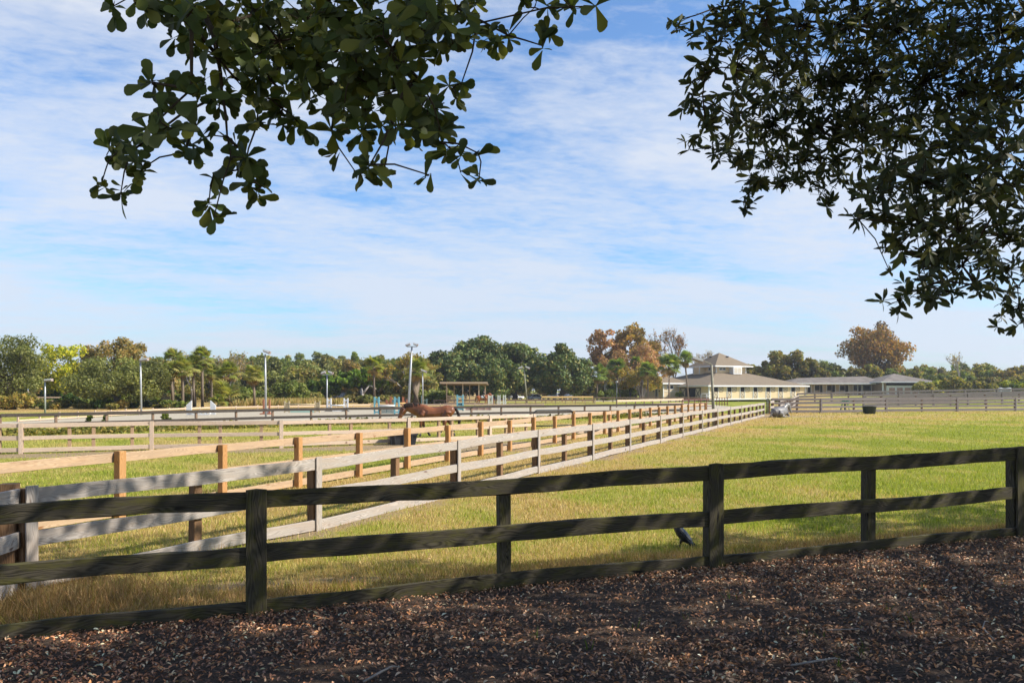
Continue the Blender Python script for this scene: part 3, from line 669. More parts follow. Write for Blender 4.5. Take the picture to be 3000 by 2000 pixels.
# ================================================================== fences
def fence(name, label, pts, H, rails, side, mr, mp, mb=None, post=.14, rt=.04, mids=(.5,), postH=None, bw=.15, seg=6, wob=.008, posts_at=True, cap=None, sink=.02, group=None, last=True, bH=None):
    """pts: joints of the boards; rails [(height, width)]; side +1 boards on the right of the line, -1 on the left"""
    o0 = pts[0]; base = Vector((o0[0], o0[1], g(*o0)))
    root = thing(name, label, 'fence', base, group=group)
    def L(v): return Vector(v) - base
    n = len(pts)
    for i in range(n):
        a = np.array(pts[i]); b = np.array(pts[min(i + 1, n - 1)]); c = np.array(pts[max(i - 1, 0)])
        d = (b - c) if 0 < i < n - 1 else ((b - a) if i == 0 else (a - c)); d = d / np.linalg.norm(d)
        rn = np.array([d[1], -d[0]]) * side
        ang = (d[0], d[1], 0)
        za = g(*a)
        if posts_at and (last or i < n - 1):
            h = (postH or H) + R.uniform(-.015, .015); lean = R.uniform(-.012, .012)
            one('post', lambda B: B.board(L((a[0], a[1], za - .1)), L((a[0] + d[0] * lean, a[1] + d[1] * lean, za + h)), ang, post, post, .008, 2, .003), mp, root)
            if mb:
                q = a + rn * (post / 2 + rt + .016)
                one('face_board', lambda B: B.board(L((q[0], q[1], za - sink)), L((q[0], q[1], za + (bH or H) + .01)), ang, bw, .03, .005, 3, .003, cap), mb, root)
        if i == n - 1: continue
        e = (b - a) / np.linalg.norm(b - a); en = np.array([e[1], -e[0]]) * side
        for f in mids:
            p = a + (b - a) * (f + R.uniform(-.01, .01)); zp = g(*p); h = (postH or H) - .03 + R.uniform(-.02, .01)
            one('post', lambda B: B.board(L((p[0], p[1], zp - .1)), L((p[0] + R.uniform(-.01, .01), p[1], zp + h)), (e[0], e[1], 0), post * .95, post * .95, .008, 2, .003), mp, root)
        for (hz, w) in rails:
            off = en * (post / 2 + rt / 2 + .002)
            p, q = a + off + e * .004, b + off - e * .004
            j1, j2 = R.uniform(-.012, .012), R.uniform(-.012, .012)
            one('rail', lambda B: B.board(L((p[0], p[1], za + hz + j1)), L((q[0], q[1], g(*b) + hz + j2)), (0, 0, 1), w + R.uniform(-.008, .008), rt, .005, seg, wob), mr, root)
    return root
def along(A, B, n): return [tuple(np.array(A) + (np.array(B) - np.array(A)) * i / n) for i in range(n + 1)]
# --- dark mossy fence in the foreground (boards on the camera side)
dp = [tuple(FP + FD * t) for t in (-10.0, -5.0, 0.0, 4.98, 9.6, 14.4, 19.2)]
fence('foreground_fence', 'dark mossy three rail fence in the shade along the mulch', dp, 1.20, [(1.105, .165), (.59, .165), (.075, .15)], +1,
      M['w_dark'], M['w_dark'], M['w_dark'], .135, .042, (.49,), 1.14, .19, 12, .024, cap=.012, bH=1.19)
# --- weathered white fence from the left corner to the far gate
wp = [(-5.73, 9.39), (-3.34, 13.37), (-1.30, 17.9), (.65, 22.5), (2.6, 26.6), (4.46, 30.8), (6.48, 35.3), (8.46, 39.9), (10.5, 44.4), (12.55, 49.0), (14.6, 53.6), (16.6, 58.0), (18.6, 62.6), (20.6, 67.1), (22.6, 71.6)]
fence('white_fence', 'long bleached white three rail fence running from the lower left to the lying grey horse', wp, 1.22, [(1.11, .185), (.60, .18), (.10, .18)], +1,
      M['w_white'], M['p_brown'], M['w_white'], .14, .04, (.5,), 1.18, .14, 6, .02)
fence('fence_return', 'short bleached white fence stretch turning towards the dark fence at the left edge', [(-5.32, 7.35), (-5.90, 9.34)], 1.2, [(1.09, .19), (.60, .19), (.10, .19)], +1,
      M['w_white'], M['p_brown'], None, .18, .04, (), 1.24, .14, 5, .01)
# --- fresh pine fence, boards on the far side of the posts
op = [tuple(OA + OD * (-1.88 + 5.04 * i)) for i in range(14)]
fence('pine_fence', 'fresh orange pine fence with posts in front of its rails behind the white fence', op, 1.21, [(1.11, .168), (.60, .16), (.12, .165)], -1,
      M['w_orange'], M['p_orange'], None, .15, .04, (.5,), 1.23, .14, 5, .01)
# --- beige fence across the left pasture up to the black gate
bp = [(-27.3, 26.6), (-22.7, 28.2), gp(63, 1328.5), gp(445, 1318), gp(823, 1312), (-4.6, 35.2), (-1.1, 38.2), (1.05, 40.6)]
fence('beige_fence', 'weathered beige three rail fence across the left pasture in front of the brown horse', bp, 1.13, [(1.04, .155), (.58, .15), (.14, .16)], +1,
      M['w_beige'], M['p_beige'], M['w_beige'], .13, .04, (.36, .53, .84), 1.08, .15, 4, .008)
fence('gate_side_fence', 'short pale wooden fence between the black gate and the pine fence', [(3.25, 42.0), (5.35, 43.6)], 1.2, [(1.1, .18), (.15, .16)], +1,
      M['w_beige'], M['p_orange'], None, .15, .04, (), 1.22)
# --- dark fence along the near side of the arena
dd = []
knots = [(-34.5, 33.5), (-26.1, 40.6), (-15.6, 51.9), (-3.1, 60.9), (15.2, 71.8)]
for a, b in zip(knots[:-1], knots[1:]):
    n = max(1, round(math.dist(a, b) / 4.9)); dd += along(a, b, n)[:-1]
dd.append(knots[-1])
fence('arena_fence', 'long dark weathered rail fence between the pastures and the white sand arena', dd, 1.14, [(1.06, .18), (.55, .17), (.10, .14)], +1,
      M['w_arena'], M['w_brown'], None, .13, .04, (.5,), 1.1, .14, 3, .01)
# --- pale low rail round the arena
ar = []
kn = [(-36.3, 58.5), (-35.2, 78), (-33, 88), (-18.5, 104), (4.2, 105.5)]
for a, b in zip(kn[:-1], kn[1:]):
    n = max(1, round(math.dist(a, b) / 5)); ar += along(a, b, n)[:-1]
ar.append(kn[-1])
fence('arena_rail', 'low pale wooden rail round the back of the sand arena', ar, .62, [(.42, .16), (.12, .12)], +1, M['w_tan'], M['w_tan'], None, .12, .04, (.5,), .62, .1, 2, .006)
fence('paddock_rail', 'pale new wooden top rail to the right of the arena beside the barn yard', along((14.2, 108), (27.5, 128), 4), 1.0, [(.86, .3), (.30, .12)], +1, M['w_tan'], M['w_brown'], None, .13, .04, (.5,), 1.0, .1, 2, .006)
fence('yard_fence', 'brown two rail fence in front of the parked cars and the pavilion', along((-13, 133), (14.2, 136), 8), .78, [(.62, .30), (.16, .12)], +1, M['w_brown'], M['w_tan'], None, .15, .05, (.5,), .78, .1, 2, .006)
fence('yellow_fence', 'sunlit yellow new wood fence beside the parked silver car', along((5.6, 150), (15.4, 152), 5), 1.22, [(1.02, .30), (.34, .22)], +1, M['w_gold'], M['w_gold'], None, .18, .05, (), 1.2, .1, 2, .006)
fence('drive_fence', 'grey brown fence along the drive in front of the barn door', along((15.6, 152), (37.5, 152), 6), 1.0, [(.88, .22), (.40, .1)], +1, M['w_brown'], M['w_brown'], None, .16, .05, (.5,), 1.0, .1, 2, .006)
fence('pasture_fence', 'thin dark fence behind the parked cars under the magnolias', along((-4, 204), (32, 204), 8), 1.5, [(1.35, .14), (.8, .14)], +1, M['w_brown'], M['w_arena'], None, .2, .05, (), 1.6, .1, 2, .0)
fence('wood_edge_fence', 'tan fence at the far left in front of the woods', along((-76, 112), (-58, 114), 4), 1.5, [(1.3, .2), (.8, .16), (.3, .16)], +1, M['w_tan'], M['w_tan'], None, .16, .05, (), 1.4, .1, 2, .0)
# --- grey board fences on the right
gx = [(26.2, 80.2), gp(2404, 1209.5), gp(2595, 1207), (48.3, 86.5), (56.2, 89.0), (63.5, 92.5), (72, 96)]
fence('grey_fence', 'nearest weathered grey four rail fence behind the lying grey horse', gx, 1.52, [(1.40, .25), (1.02, .23), (.62, .23), (.2, .25)], +1,
      M['w_grey'], M['p_brown'], M['w_grey'], .17, .045, (.5,), 1.48, .2, 3, .012)
g2 = along((40.5, 113), (86, 118), 9)
fence('grey_fence', 'second grey board fence farther back in front of the long low stable', g2, 1.6, [(1.48, .26), (1.08, .24), (.66, .24), (.24, .2)], +1,
      M['w_grey'], M['p_brown'], M['w_grey'], .18, .05, (.5,), 1.55, .22, 2, .012)
fence('grey_fence', 'middle grey board fence between the nearest and the second grey fence', along((45, 102), (88, 107), 9), 1.5, [(1.38, .24), (1.0, .22), (.62, .22), (.22, .2)], +1,
      M['w_grey'], M['p_brown'], M['w_grey'], .17, .05, (.5,), 1.45, .2, 2, .012)
fence('white_fence', 'short sunlit white fence stretch running back beside the grey fences to the barn', along((27.5, 82), (40.2, 112), 8), 1.35, [(1.24, .2), (.75, .18), (.25, .18)], +1,
      M['w_white'], M['p_brown'], M['w_white'], .15, .04, (.5,), 1.3, .16, 2, .008)
fence('white_fence', 'short white fence stub between the slim dark gate and the grey fence', [(25.1, 77.7), (26.1, 79.6)], 1.3, [(1.18, .24), (.66, .22), (.18, .22)], +1,
      M['w_white'], M['p_brown'], None, .15, .04, (), 1.2, .16, 2, .005)
# ------------------------------------------------------------------ gates
def gate(name, label, a, b, H, bars, ups, m, r=.028, lift=.1):
    a = np.array(a); b = np.array(b); base = Vector((a[0], a[1], g(*a))); L = float(np.linalg.norm(b - a))
    root = thing(name, label, 'gate', base, math.atan2(b[1] - a[1], b[0] - a[0]))
    c = .22
    def fr(B):
        pts = [(0, 0, lift), (0, 0, H - c)] + [(c - c * math.cos(t), 0, H - c + c * math.sin(t)) for t in (.4, .8, 1.2, 1.57)] + [(L - c + c * math.sin(t), 0, H - c + c * math.cos(t)) for t in (0, .4, .8, 1.2, 1.57)] + [(L, 0, lift)]
        B.tube(pts, r, 8)
    one('frame', fr, m, root, True)
    for z in bars: one('bar', lambda B: B.tube([(r * .9, 0, z), (L - r * .9, 0, z)], r * .8, 8), m, root, True)
    for u in ups: one('upright', lambda B: B.tube([(L * u, 0, lift), (L * u, 0, H - r)], r * 1.1, 8), m, root, True)
    return root
gate('tube_gate', 'black tubular gate with rounded top corners in the beige fence', (1.12, 40.75), (3.2, 42.0), 1.3, (.12, .5, .9), (), M['blackmetal'], .04)
gate('tube_gate', 'rust red tubular gate near the barn', gp(1998, 1206), gp(2088, 1203), 1.32, (.15, .55, .9), (.2, .4, .6, .8), M['redmetal'], .045)
gate('tube_gate', 'white tubular gate panel standing in front of the barn corner', (30.6, 129), (32.6, 129.4), 1.75, (.3, .8, 1.3), (.5,), M['galv'], .05)
gate('tube_gate', 'slim dark metal gate at the far end of the long white fence', (24.1, 75.4), (24.9, 77.2), 1.5, (.15, .45, .8, 1.15), (.5,), M['blackmetal'], .035)
def pen():
    a = Vector((30.2, 117.5, 0)); root = thing('corral_panel', 'rusty upright corral panel on the lawn in front of the stable doors', 'corral panel', a)
    for i in range(5): one('post', lambda B: B.tube([(i * .42, i * .1, 0), (i * .42, i * .1, 1.25)], .05, 8), M['redmetal'], root)
    for z in (.3, 1.15): one('rail', lambda B: B.tube([(-.1, 0, z), (1.8, .42, z)], .03, 8), M['redmetal'], root)
pen()
# ================================================================== stable barn with a raised centre
def barn():
    base = (47, 190, 0); rz = math.radians(24)
    root = thing('stable_barn', 'cream stable barn with a raised hip roofed centre and seven split stable doors', 'barn', base, rz)
    def P(u, v, z): return (u, v, z)
    LEN = 30.0; E = .75; ez = 3.45; SL = .301
    # walls: four slabs
    def walls(B):
        B.box((LEN / 2, .1, 1.6), (LEN, .2, 3.2)); B.box((.1, LEN / 2 + .1, 1.6), (.2, LEN - .4, 3.2))
        B.box((LEN / 2, LEN - .1, 1.6), (LEN, .2, 3.2)); B.box((LEN - .1, LEN / 2, 1.6), (.2, LEN - .4, 3.2))
    one('wall', walls, M['siding'], root)
    a = 10.3; b = LEN - a; za = ez + (a + E) * SL
    def lowroof(B):
        t = .12
        o = [(-E, -E, ez), (LEN + E, -E, ez), (LEN + E, LEN + E, ez), (-E, LEN + E, ez)]
        i = [(a, a, za), (b, a, za), (b, b, za), (a, b, za)]
        vs = o + i; fs = [(0, 1, 5, 4), (1, 2, 6, 5), (2, 3, 7, 6), (3, 0, 4, 7)]
        vs2 = [(x, y, z - t) for x, y, z in vs]
        B.add(vs + vs2, fs + [tuple(8 + k for k in reversed(f)) for f in fs])
    rf = one('roof', lowroof, M['roof'], root)
    def fascia(B):
        h = .34
        for c, d in (((LEN / 2, -E - .03, ez - h / 2 + .03), (LEN + 2 * E + .12, .06, h)), ((-E - .03, LEN / 2, ez - h / 2 + .03), (.06, LEN + 2 * E, h)),
                     ((LEN + E + .03, LEN / 2, ez - h / 2 + .03), (.06, LEN + 2 * E, h)), ((LEN / 2, LEN + E + .03, ez - h / 2 + .03), (LEN + 2 * E + .12, .06, h))): B.box(c, d)
    one('fascia', fascia, M['white'], root)
    # raised centre
    zt = 8.5
    def upper(B):
        B.box((LEN / 2, a + .1, (za + zt) / 2 - .2), (b - a, .2, zt - za + .4)); B.box((LEN / 2, b - .1, (za + zt) / 2 - .2), (b - a, .2, zt - za + .4))
        B.box((a + .1, LEN / 2, (za + zt) / 2 - .2), (.2, b - a - .4, zt - za + .4)); B.box((b - .1, LEN / 2, (za + zt) / 2 - .2), (.2, b - a - .4, zt - za + .4))
    one('upper_wall', upper, M['siding'], root)
    e2 = 1.35
    def toproof(B):
        lo, hi = a - e2, b + e2; c = LEN / 2; t = .15
        B.add([(lo, lo, zt), (hi, lo, zt), (hi, hi, zt), (lo, hi, zt), (c, c, 12.15), (lo, lo, zt - t), (hi, lo, zt - t), (hi, hi, zt - t), (lo, hi, zt - t)],
              [(0, 1, 4), (1, 2, 4), (2, 3, 4), (3, 0, 4), (8, 7, 6, 5)])
    tr = one('roof', toproof, M['roof'], root)
    def fascia2(B):
        lo, hi = a - e2, b + e2; c = LEN / 2; w = hi - lo; h = .3; z = zt - .1
        B.box((c, lo - .03, z), (w + .12, .06, h)); B.box((lo - .03, c, z), (.06, w, h)); B.box((hi + .03, c, z), (.06, w, h)); B.box((c, hi + .03, z), (w + .12, .06, h))
    one('fascia', fascia2, M['white'], root)
    for q in ((LEN / 2 + .9, LEN / 2 - 2.1, 11.05), (LEN / 2 - 2.1, LEN / 2 + .9, 11.05)):
        one('roof_vent', lambda B: B.box(q, (.5, .5, .3)), M['dark'], tr)
    # corner trim of the raised centre
    def trim(B):
        for x, y in ((a - .03, a - .03), (b + .03, a - .03), (a - .03, b + .03)): B.box((x, y, (za + zt) / 2), (.28, .28, zt - za))
    one('corner_trim', trim, M['white'], root)
    # louvred bays
    for c in ((a + 5.4, a - .9, 0), (a - .9, a + 5.8, 1)):
        x, y, k = c; dims = (2.7, 1.8, 1.9) if not k else (1.8, 2.7, 1.9)
        bay = one('louvred_bay', lambda B: B.box((x, y, 7.35), dims), M['siding'] if k else M['white'], root)
        def lv(B):
            for i in range(7):
                z = 6.75 + i * .2
                if not k:
                    for s in (-1, 1): B.box((x + s * .58, y - .92, z), (.98, .03, .11))
                else:
                    for s in (-1, 1): B.box((x - .92, y + s * .58, z), (.03, .98, .11))
        one('louvre', lv, M['cream'] if not k else M['siding'], bay)
        def bt(B):
            for s in (-1, 1):
                if k: B.box((x - .91, y + s * 1.25, 7.35), (.05, .2, 1.9))
        if k: one('corner_trim', bt, M['white'], bay)
    def win(x, y, z, w, h, axis, panes=2):
        """axis 0: in the wall facing -v; 1: in the wall facing -u"""
        fr = MB()
        d = lambda s, t_, hh, off: ((x + s, y - off, t_), (hh[0], .06, hh[1])) if axis == 0 else ((x - off, y + s, t_), (.06, hh[0], hh[1]))
        for s in (-1, 1): fr.box(*d(s * (w / 2 + .07), z, (.14, h + .28), .05))
        for s in (-1, 1): fr.box(*d(0, z + s * (h / 2 + .07), (w, .14), .05))
        if panes > 1: fr.box(*d(0, z, (.09, h), .052))
        f = fr.build('window', M['white'], root)
        one('pane', lambda B: B.box(*d(0, z, (w, h), .02)), M['glass'], f)
    win(a + 1.9, a, 7.75, 1.9, .55, 0); win(a, a + 2.2, 7.75, 1.6, .55, 1); win(a, a + 8.2, 7.6, .9, .5, 1, 1)
    # corner trims and base board of the stall wall
    def ct(B):
        B.box((-.03, -.03, 1.6), (.3, .3, 3.15)); B.box((LEN + .03, -.03, 1.6), (.3, .3, 3.15)); B.box((LEN / 2, -.04, .14), (LEN - .3, .08, .28))
    one('corner_trim', ct, M['white'], root)
    # seven split doors
    bf = paint('door_frame_brown', (.27, .21, .15), .7, .2, 3)
    for i in range(7):
        u = 2.0 + 4.0 * i; w = 1.22
        dr = one('stable_door', lambda B: B.box((u, -.045, 1.26), (w, .07, 1.40)), M['cream'], root)
        def xb(B, cx, z0, z1, ww, y):
            fw = .10
            B.box((cx, y, z0 + fw / 2), (ww, .04, fw)); B.box((cx, y, z1 - fw / 2), (ww, .04, fw))
            for s in (-1, 1): B.box((cx + s * (ww - fw) / 2, y, (z0 + z1) / 2), (fw, .04, z1 - z0 - 2 * fw))
            hx = ww / 2 - fw; hz = (z1 - z0) / 2 - fw; zc = (z0 + z1) / 2
            B.board((cx - hx, y, zc - hz), (cx + hx, y, zc + hz), (0, 0, 1), .09, .036, .002)
            B.board((cx - hx, y - .002, zc + hz), (cx + hx, y - .002, zc - hz), (0, 0, 1), .09, .036, .002)
        one('cross_brace', lambda B: xb(B, u, .56, 1.96, w, -.10), bf, dr)
        op = one('door_opening', lambda B: B.box((u, -.02, 2.5), (w, .06, 1.06)), M['dark'], root)
        up = one('upper_door', lambda B: B.box((u + .66 + .78, -.06, 2.5), (1.42, .07, 1.04)), M['cream'], root)
        one('cross_brace', lambda B: xb(B, u + 1.44, 1.98, 3.02, 1.42, -.115), bf, up)
        one('door_trim', lambda B: [B.box((u + s * (w / 2 + .09), -.05, 1.62), (.17, .08, 2.7)) for s in (-1, 1)] if True else 0, M['white'], root)
    # sliding doors on the shaded end
    df = paint('dark_door_frame', (.03, .032, .03), .7, .2, 3)
    one('passage', lambda B: B.box((-.03, 7.1, 1.45), (.1, 4.0, 2.9)), M['dark'], root)
    for v in (4.1, 10.1):
        d = one('sliding_door', lambda B: B.box((-.07, v, 1.5), (.08, 2.3, 2.8)), M['cream'], root)
        def xs(B):
            B.box((-.14, v, .18), (.05, 2.3, .2)); B.box((-.14, v, 2.82), (.05, 2.3, .2))
            for s in (-1, 1): B.box((-.14, v + s * 1.06, 1.5), (.05, .18, 2.44))
            B.board((-.14, v - .97, .28), (-.14, v + .97, 2.72), (0, 0, 1), .16, .04, .002); B.board((-.145, v - .97, 2.72), (-.145, v + .97, .28), (0, 0, 1), .16, .04, .002)
        one('cross_brace', xs, df, d)
    # projecting wing
    wu, v0, v1 = -4.7, 12.0, 18.2
    def wing(B):
        B.box((wu / 2 - .05, v0 + .1, 1.95), (-wu - .1, .2, 3.9)); B.box((wu + .1, (v0 + v1) / 2, 1.95), (.2, v1 - v0 - .4, 3.9)); B.box((wu / 2, v1 - .1, 1.95), (-wu, .2, 3.9))
    one('wing_wall', wing, M['siding'], root)
    def wr(B):
        lo, hi = wu - .7, 3.3
        B.add([(lo, v0 - .8, 4.1), (hi, v0 - .8, 4.1), (hi, v1 + 3, 5.9), (lo, v1 + 3, 5.9), (lo, v0 - .8, 3.95), (hi, v0 - .8, 3.95), (hi, v1 + 3, 5.75), (lo, v1 + 3, 5.75)],
              [(0, 1, 2, 3), (7, 6, 5, 4), (0, 3, 7, 4), (1, 5, 6, 2), (2, 6, 7, 3), (0, 4, 5, 1)])
    one('roof', wr, M['roof'], root)
    one('fascia', lambda B: B.box(((wu - .7 + 3.3) / 2, v0 - .84, 3.96), (4 - wu + .1, .07, .36)), M['white'], root)
    one('corner_trim', lambda B: [B.box((wu - .03, v0 - .03, 1.95), (.26, .26, 3.7)), B.box((-.2, v0 - .03, 1.95), (.2, .08, 3.7)), B.box((wu / 2, v0 - .03, 2.0), (-wu - .5, .06, .12))], M['white'], root)
    win(wu / 2 - .3, v0, 3.05, 1.7, .75, 0, 2)
    f = one('glass_door', lambda B: [B.box((wu - .05, 14.9 + s * .62, 1.35), (.1, .16, 2.5)) for s in (-1, 1)] + [B.box((wu - .05, 14.9, 2.6), (.1, 1.4, .16))], M['white'], root)
    one('pane', lambda B: B.box((wu - .02, 14.9, 1.3), (.08, 1.08, 2.44)), M['glass'], f)
    for v in (13.6, 16.2): one('wall_lamp', lambda B: B.box((wu - .12, v, 2.1), (.2, .25, .4)), M['dark'], root)
    one('downpipe', lambda B: B.tube([(LEN + .1, -.25, .2), (LEN + .1, -.25, 3.2)], .07, 6), M['white'], root)
barn()
# ================================================================== long low stable on the right
def long_stable():
    Y = 226.0; k = Y / F; z0 = 1.0
    X = lambda px: (px - 1500) * k
    root = thing('stable_block', 'long low brown roofed stable with open dark stalls and a hipped end pavilion', 'stable', (X(2340), Y, z0), 0)
    x1 = X(2562) - X(2340); x2 = X(2545) - X(2340); x3 = X(2708) - X(2340); ez = atz(1123, Y) - z0; rz_ = atz(1101, Y) - z0
    def roof(B):
        t = .15
        o = [(-4, -2.2, ez), (x1 + 4, -2.2, ez), (x1 + 4, 14, ez), (-4, 14, ez)]; i = [(1.5, 5.5, rz_ - .5), (x1 - .3, 5.5, rz_)]
        B.add(o + i + [(x, y, z - t) for x, y, z in o], [(0, 1, 5, 4), (1, 2, 5), (2, 3, 4, 5), (3, 0, 4), (9, 8, 7, 6), (0, 6, 7, 1), (1, 7, 8, 2), (2, 8, 9, 3), (3, 9, 6, 0)])
    one('roof', roof, M['roof2'], root)
    one('fascia', lambda B: B.box((x1 / 2 - 2.3, -2.26, ez - .05), (x1 + 3.4, .1, .32)), M['white'], root)
    one('wall', lambda B: [B.box((x1 / 2, 1.6, ez / 2 - .1), (x1, .2, ez - .2)), B.box((x1 / 2, 11, ez / 2 - .1), (x1, .2, ez - .2))], M['tanwall'], root)
    # openings and posts
    ops = [(2374, 2381), (2392, 2407), (2409, 2416), (2428, 2442), (2446, 2453), (2465, 2480), (2484, 2491), (2506, 2518), (2520, 2530)]
    pxs = [(2372, 2380), (2393, 2406), (2408.5, 2415), (2429, 2442), (2445, 2452), (2467, 2480), (2483, 2491), (2507, 2517), (2521, 2529), (2535.5, 2558)]
    for i, (p, q) in enumerate(pxs):
        xa, xb = X(p) - X(2340), X(q) - X(2340)
        tall = (q - p) < 9
        lo = .1 if tall else 1.25
        one('stall_opening', lambda B: B.box(((xa + xb) / 2, 1.46, (lo + ez - .55) / 2), (xb - xa, .1, ez - .55 - lo)), M['dark'], root)
        one('stall_post', lambda B: [B.box((x, 1.42, ez / 2 - .2), (.16, .22, ez - .35)) for x in (xa - .14, xb + .14)], M['white'], root)
    d = one('stable_door', lambda B: B.box((X(2357) - X(2340), 1.42, 1.4), (1.6, .1, 2.7)), M['cream'], root)
    def xs(B):
        c = X(2357) - X(2340)
        B.board((c - .75, 1.35, .1), (c + .75, 1.35, 2.7), (0, 0, 1), .14, .04, .002); B.board((c - .75, 1.345, 2.7), (c + .75, 1.345, .1), (0, 0, 1), .14, .04, .002)
    one('cross_brace', xs, M['white'], d)
    # hipped end
    pz = atz(1093, Y - 4) - z0; e2 = atz(1118.5, Y - 6) - z0
    cx, hw = (x2 + x3) / 2, (x3 - x2) / 2
    def hip(B):
        y0, y1 = -7.5, 9; t = .16; o = [(x2, y0, e2), (x3, y0, e2), (x3, y1, e2), (x2, y1, e2)]
        B.add(o + [(cx - .5, .5, pz)] + [(x, y, z - t) for x, y, z in o], [(0, 1, 4), (1, 2, 4), (2, 3, 4), (3, 0, 4), (8, 7, 6, 5), (0, 5, 6, 1), (1, 6, 7, 2), (2, 7, 8, 3), (3, 8, 5, 0)])
    one('roof', hip, M['roof2'], root)
    one('fascia', lambda B: [B.box((cx, -7.56, e2 - .05), (x3 - x2 + .1, .1, .28)), B.box((x2 - .05, .7, e2 - .05), (.1, 16, .28))], M['white'], root)
    a, b = x2 + 2.2, x3 - 2.2; ht = e2 - 1.0
    one('end_wall', lambda B: B.box(((a + b) / 2, -6, ht / 2), (b - a, .2, ht)), M['white'], root)
    one('dark_gap', lambda B: B.box(((a + b) / 2, -5.7, e2 - .55), (b - a, .2, .75)), M['dark'], root)
    n = 5; w = (b - a - .6) / n
    for i in range(n):
        one('wall_panel', lambda B: B.box((a + .6 + w * (i + .42), -6.12, ht / 2 - .25), (w * .74, .06, ht - .7)), M['pinkwall'], root)
    one('post', lambda B: [B.box((x, -6.9, e2 / 2), (.25, .25, e2 - .2)) for x in (x2 + .8, x3 - 1.0)], M['white'], root)
    one('side_wall', lambda B: [B.box((x, -1, e2 / 2 - .1), (.2, 9.6, e2 - .2)) for x in (a + .1, b - .1)], M['tanwall'], root)
long_stable()
# ================================================================== viewing pavilion
def pavilion():
    Y = 131.0; k = Y / F; X = lambda px: (px - 1365) * k
    root = thing('pavilion', 'open wooden viewing shelter with a flat brown roof on posts and a railing', 'shelter', ((1365 - 1500) * k, Y, 0))
    zt = atz(1120, Y); D = 4.2
    def roof(B):
        xl, xm, xr = X(1291), X(1410), X(1428)
        B.prism([(-.8, zt + .05), (-.8, zt - .17), (D + .8, zt - .5), (D + .8, zt - .28)], (0, 1, 0), (0, 0, 1), (xl, 0, 0), (xr - xl, 0, 0))
    one('roof', roof, M['w_brown'], root)
    one('eave_board', lambda B: B.box(((X(1291) + X(1428)) / 2, -.84, zt - .06), (X(1428) - X(1291) + .1, .06, .32)), M['w_tan'], root)
    for i, px in enumerate((1309, 1356, 1403)):
        one('post', lambda B: B.board((X(px), -.2, 0), (X(px), -.2, zt - .2), (1, 0, 0), .17, .17), M['w_tan'], root)
        one('post', lambda B: B.board((X(px) + .9, D, 0), (X(px) + .9, D, zt - .45), (1, 0, 0), .17, .17), M['w_tan'], root)
    def rail(B):
        for z in (1.35, .25): B.box(((X(1309) + X(1400)) / 2, -.45, z), (X(1400) - X(1309), .09, .1))
    rr = one('railing', rail, M['w_tan'], root)
    n = 34
    one('baluster', lambda B: [B.box((X(1309) + (X(1400) - X(1309)) * (i + .5) / n, -.45, .80), (.05, .05, 1.0)) for i in range(n)], M['w_tan'], rr)
    one('deck', lambda B: B.box((X(1358), D / 2, .1), (6.6, D + 1.2, .2)), M['w_brown'], root)
    one('bench', lambda B: [B.box((X(1358), D - .6, .62), (5, .4, .06))] + [B.box((X(1358) + s * 2.2, D - .6, .395), (.1, .35, .38)) for s in (-1, 1)], M['w_brown'], root)
pavilion()
# ================================================================== light poles
def lightpole(px, Y, top, kind, label, lean=0.0, mtl='galv', r=.085, group='arena floodlight poles'):
    x = atx(px, Y); h = atz(top, Y); z = g(x, Y)
    root = thing('light_pole', label, 'light pole', (x, Y, z), 0, group); h -= z
    one('pole', lambda B: B.tube([(0, 0, -.1), (lean * .5, 0, h * .5), (lean, 0, h - .15)], [r * 1.15, r, r * .75], 10), M[mtl], root, True)
    s = max(1.0, Y / 85)
    def head(cx, cz, tilt, w):
        hd = MB(); c, sn = math.cos(tilt), math.sin(tilt)
        hd.prism([(-w / 2, -.09 * s), (w / 2, -.13 * s), (w / 2, .13 * s), (-w / 2, .09 * s)], (c, 0, sn), (-sn, 0, c), (cx, -.2 * s, cz), (0, .4 * s, 0))
        o = hd.build('lamp_head', M['lamphead'], root)
        gl = MB(); gl.prism([(-w / 2 + .04, -.02), (w / 2 - .04, -.02), (w / 2 - .04, .02), (-w / 2 + .04, .02)], (c, 0, sn), (0, 1, 0), (cx + sn * .16 * s, -.2 * s - .03, cz - c * .0), (0, 0, .14 * s))
        gl.build('lamp_glass', M['lamp'], o)
    if kind == 'single_right': head(lean + .35 * s, h - .02, .12, .75 * s)
    elif kind == 'single_up': head(lean + .16 * s, h + .05, -.35, .6 * s)
    elif kind == 'double':
        one('arm', lambda B: B.box((lean, 0, h - .12), (1.1 * s, .09, .09)), M[mtl], root)
        head(lean - .42 * s, h + .08, .35, .5 * s); head(lean + .42 * s, h + .1, -.35, .5 * s)
    elif kind == 'left_arm':
        one('arm', lambda B: B.tube([(lean, 0, h - .1), (lean - .55, 0, h + .12)], .035, 6), M[mtl], root); head(lean - .85, h + .16, -.3, .75)
    return root
lightpole(132, 80, 1113, 'single_right', 'short light pole with a box lamp by the far left oaks', .0)
lightpole(414, 75, 1053, 'single_right', 'tall bare metal light pole in front of the big grey green oak', -.08)
lightpole(779, 70, 1032, 'single_up', 'slim metal light pole beside the red jump stands', -.06)
lightpole(958, 92, 1094, 'double', 'thin light pole with two lamps by the white jump and dark truck', .0, r=.08)
lightpole(1196, 87, 1012, 'double', 'tallest light pole with twin lamps leaning right above the brown horse', .40, r=.12)
lightpole(1239, 112, 1088, 'single_up', 'thin single lamp pole left of the dark magnolias', -.05)
lightpole(1544, 144, 1079, 'double', 'leaning wooden pole with twin lamps between the magnolias', -.55, 'poletimber', .13)
lightpole(2092, 50.2, 1062, 'left_arm', 'wooden light pole with a lamp on its left arm against the barn corner', -.16, 'poletimber', .09)
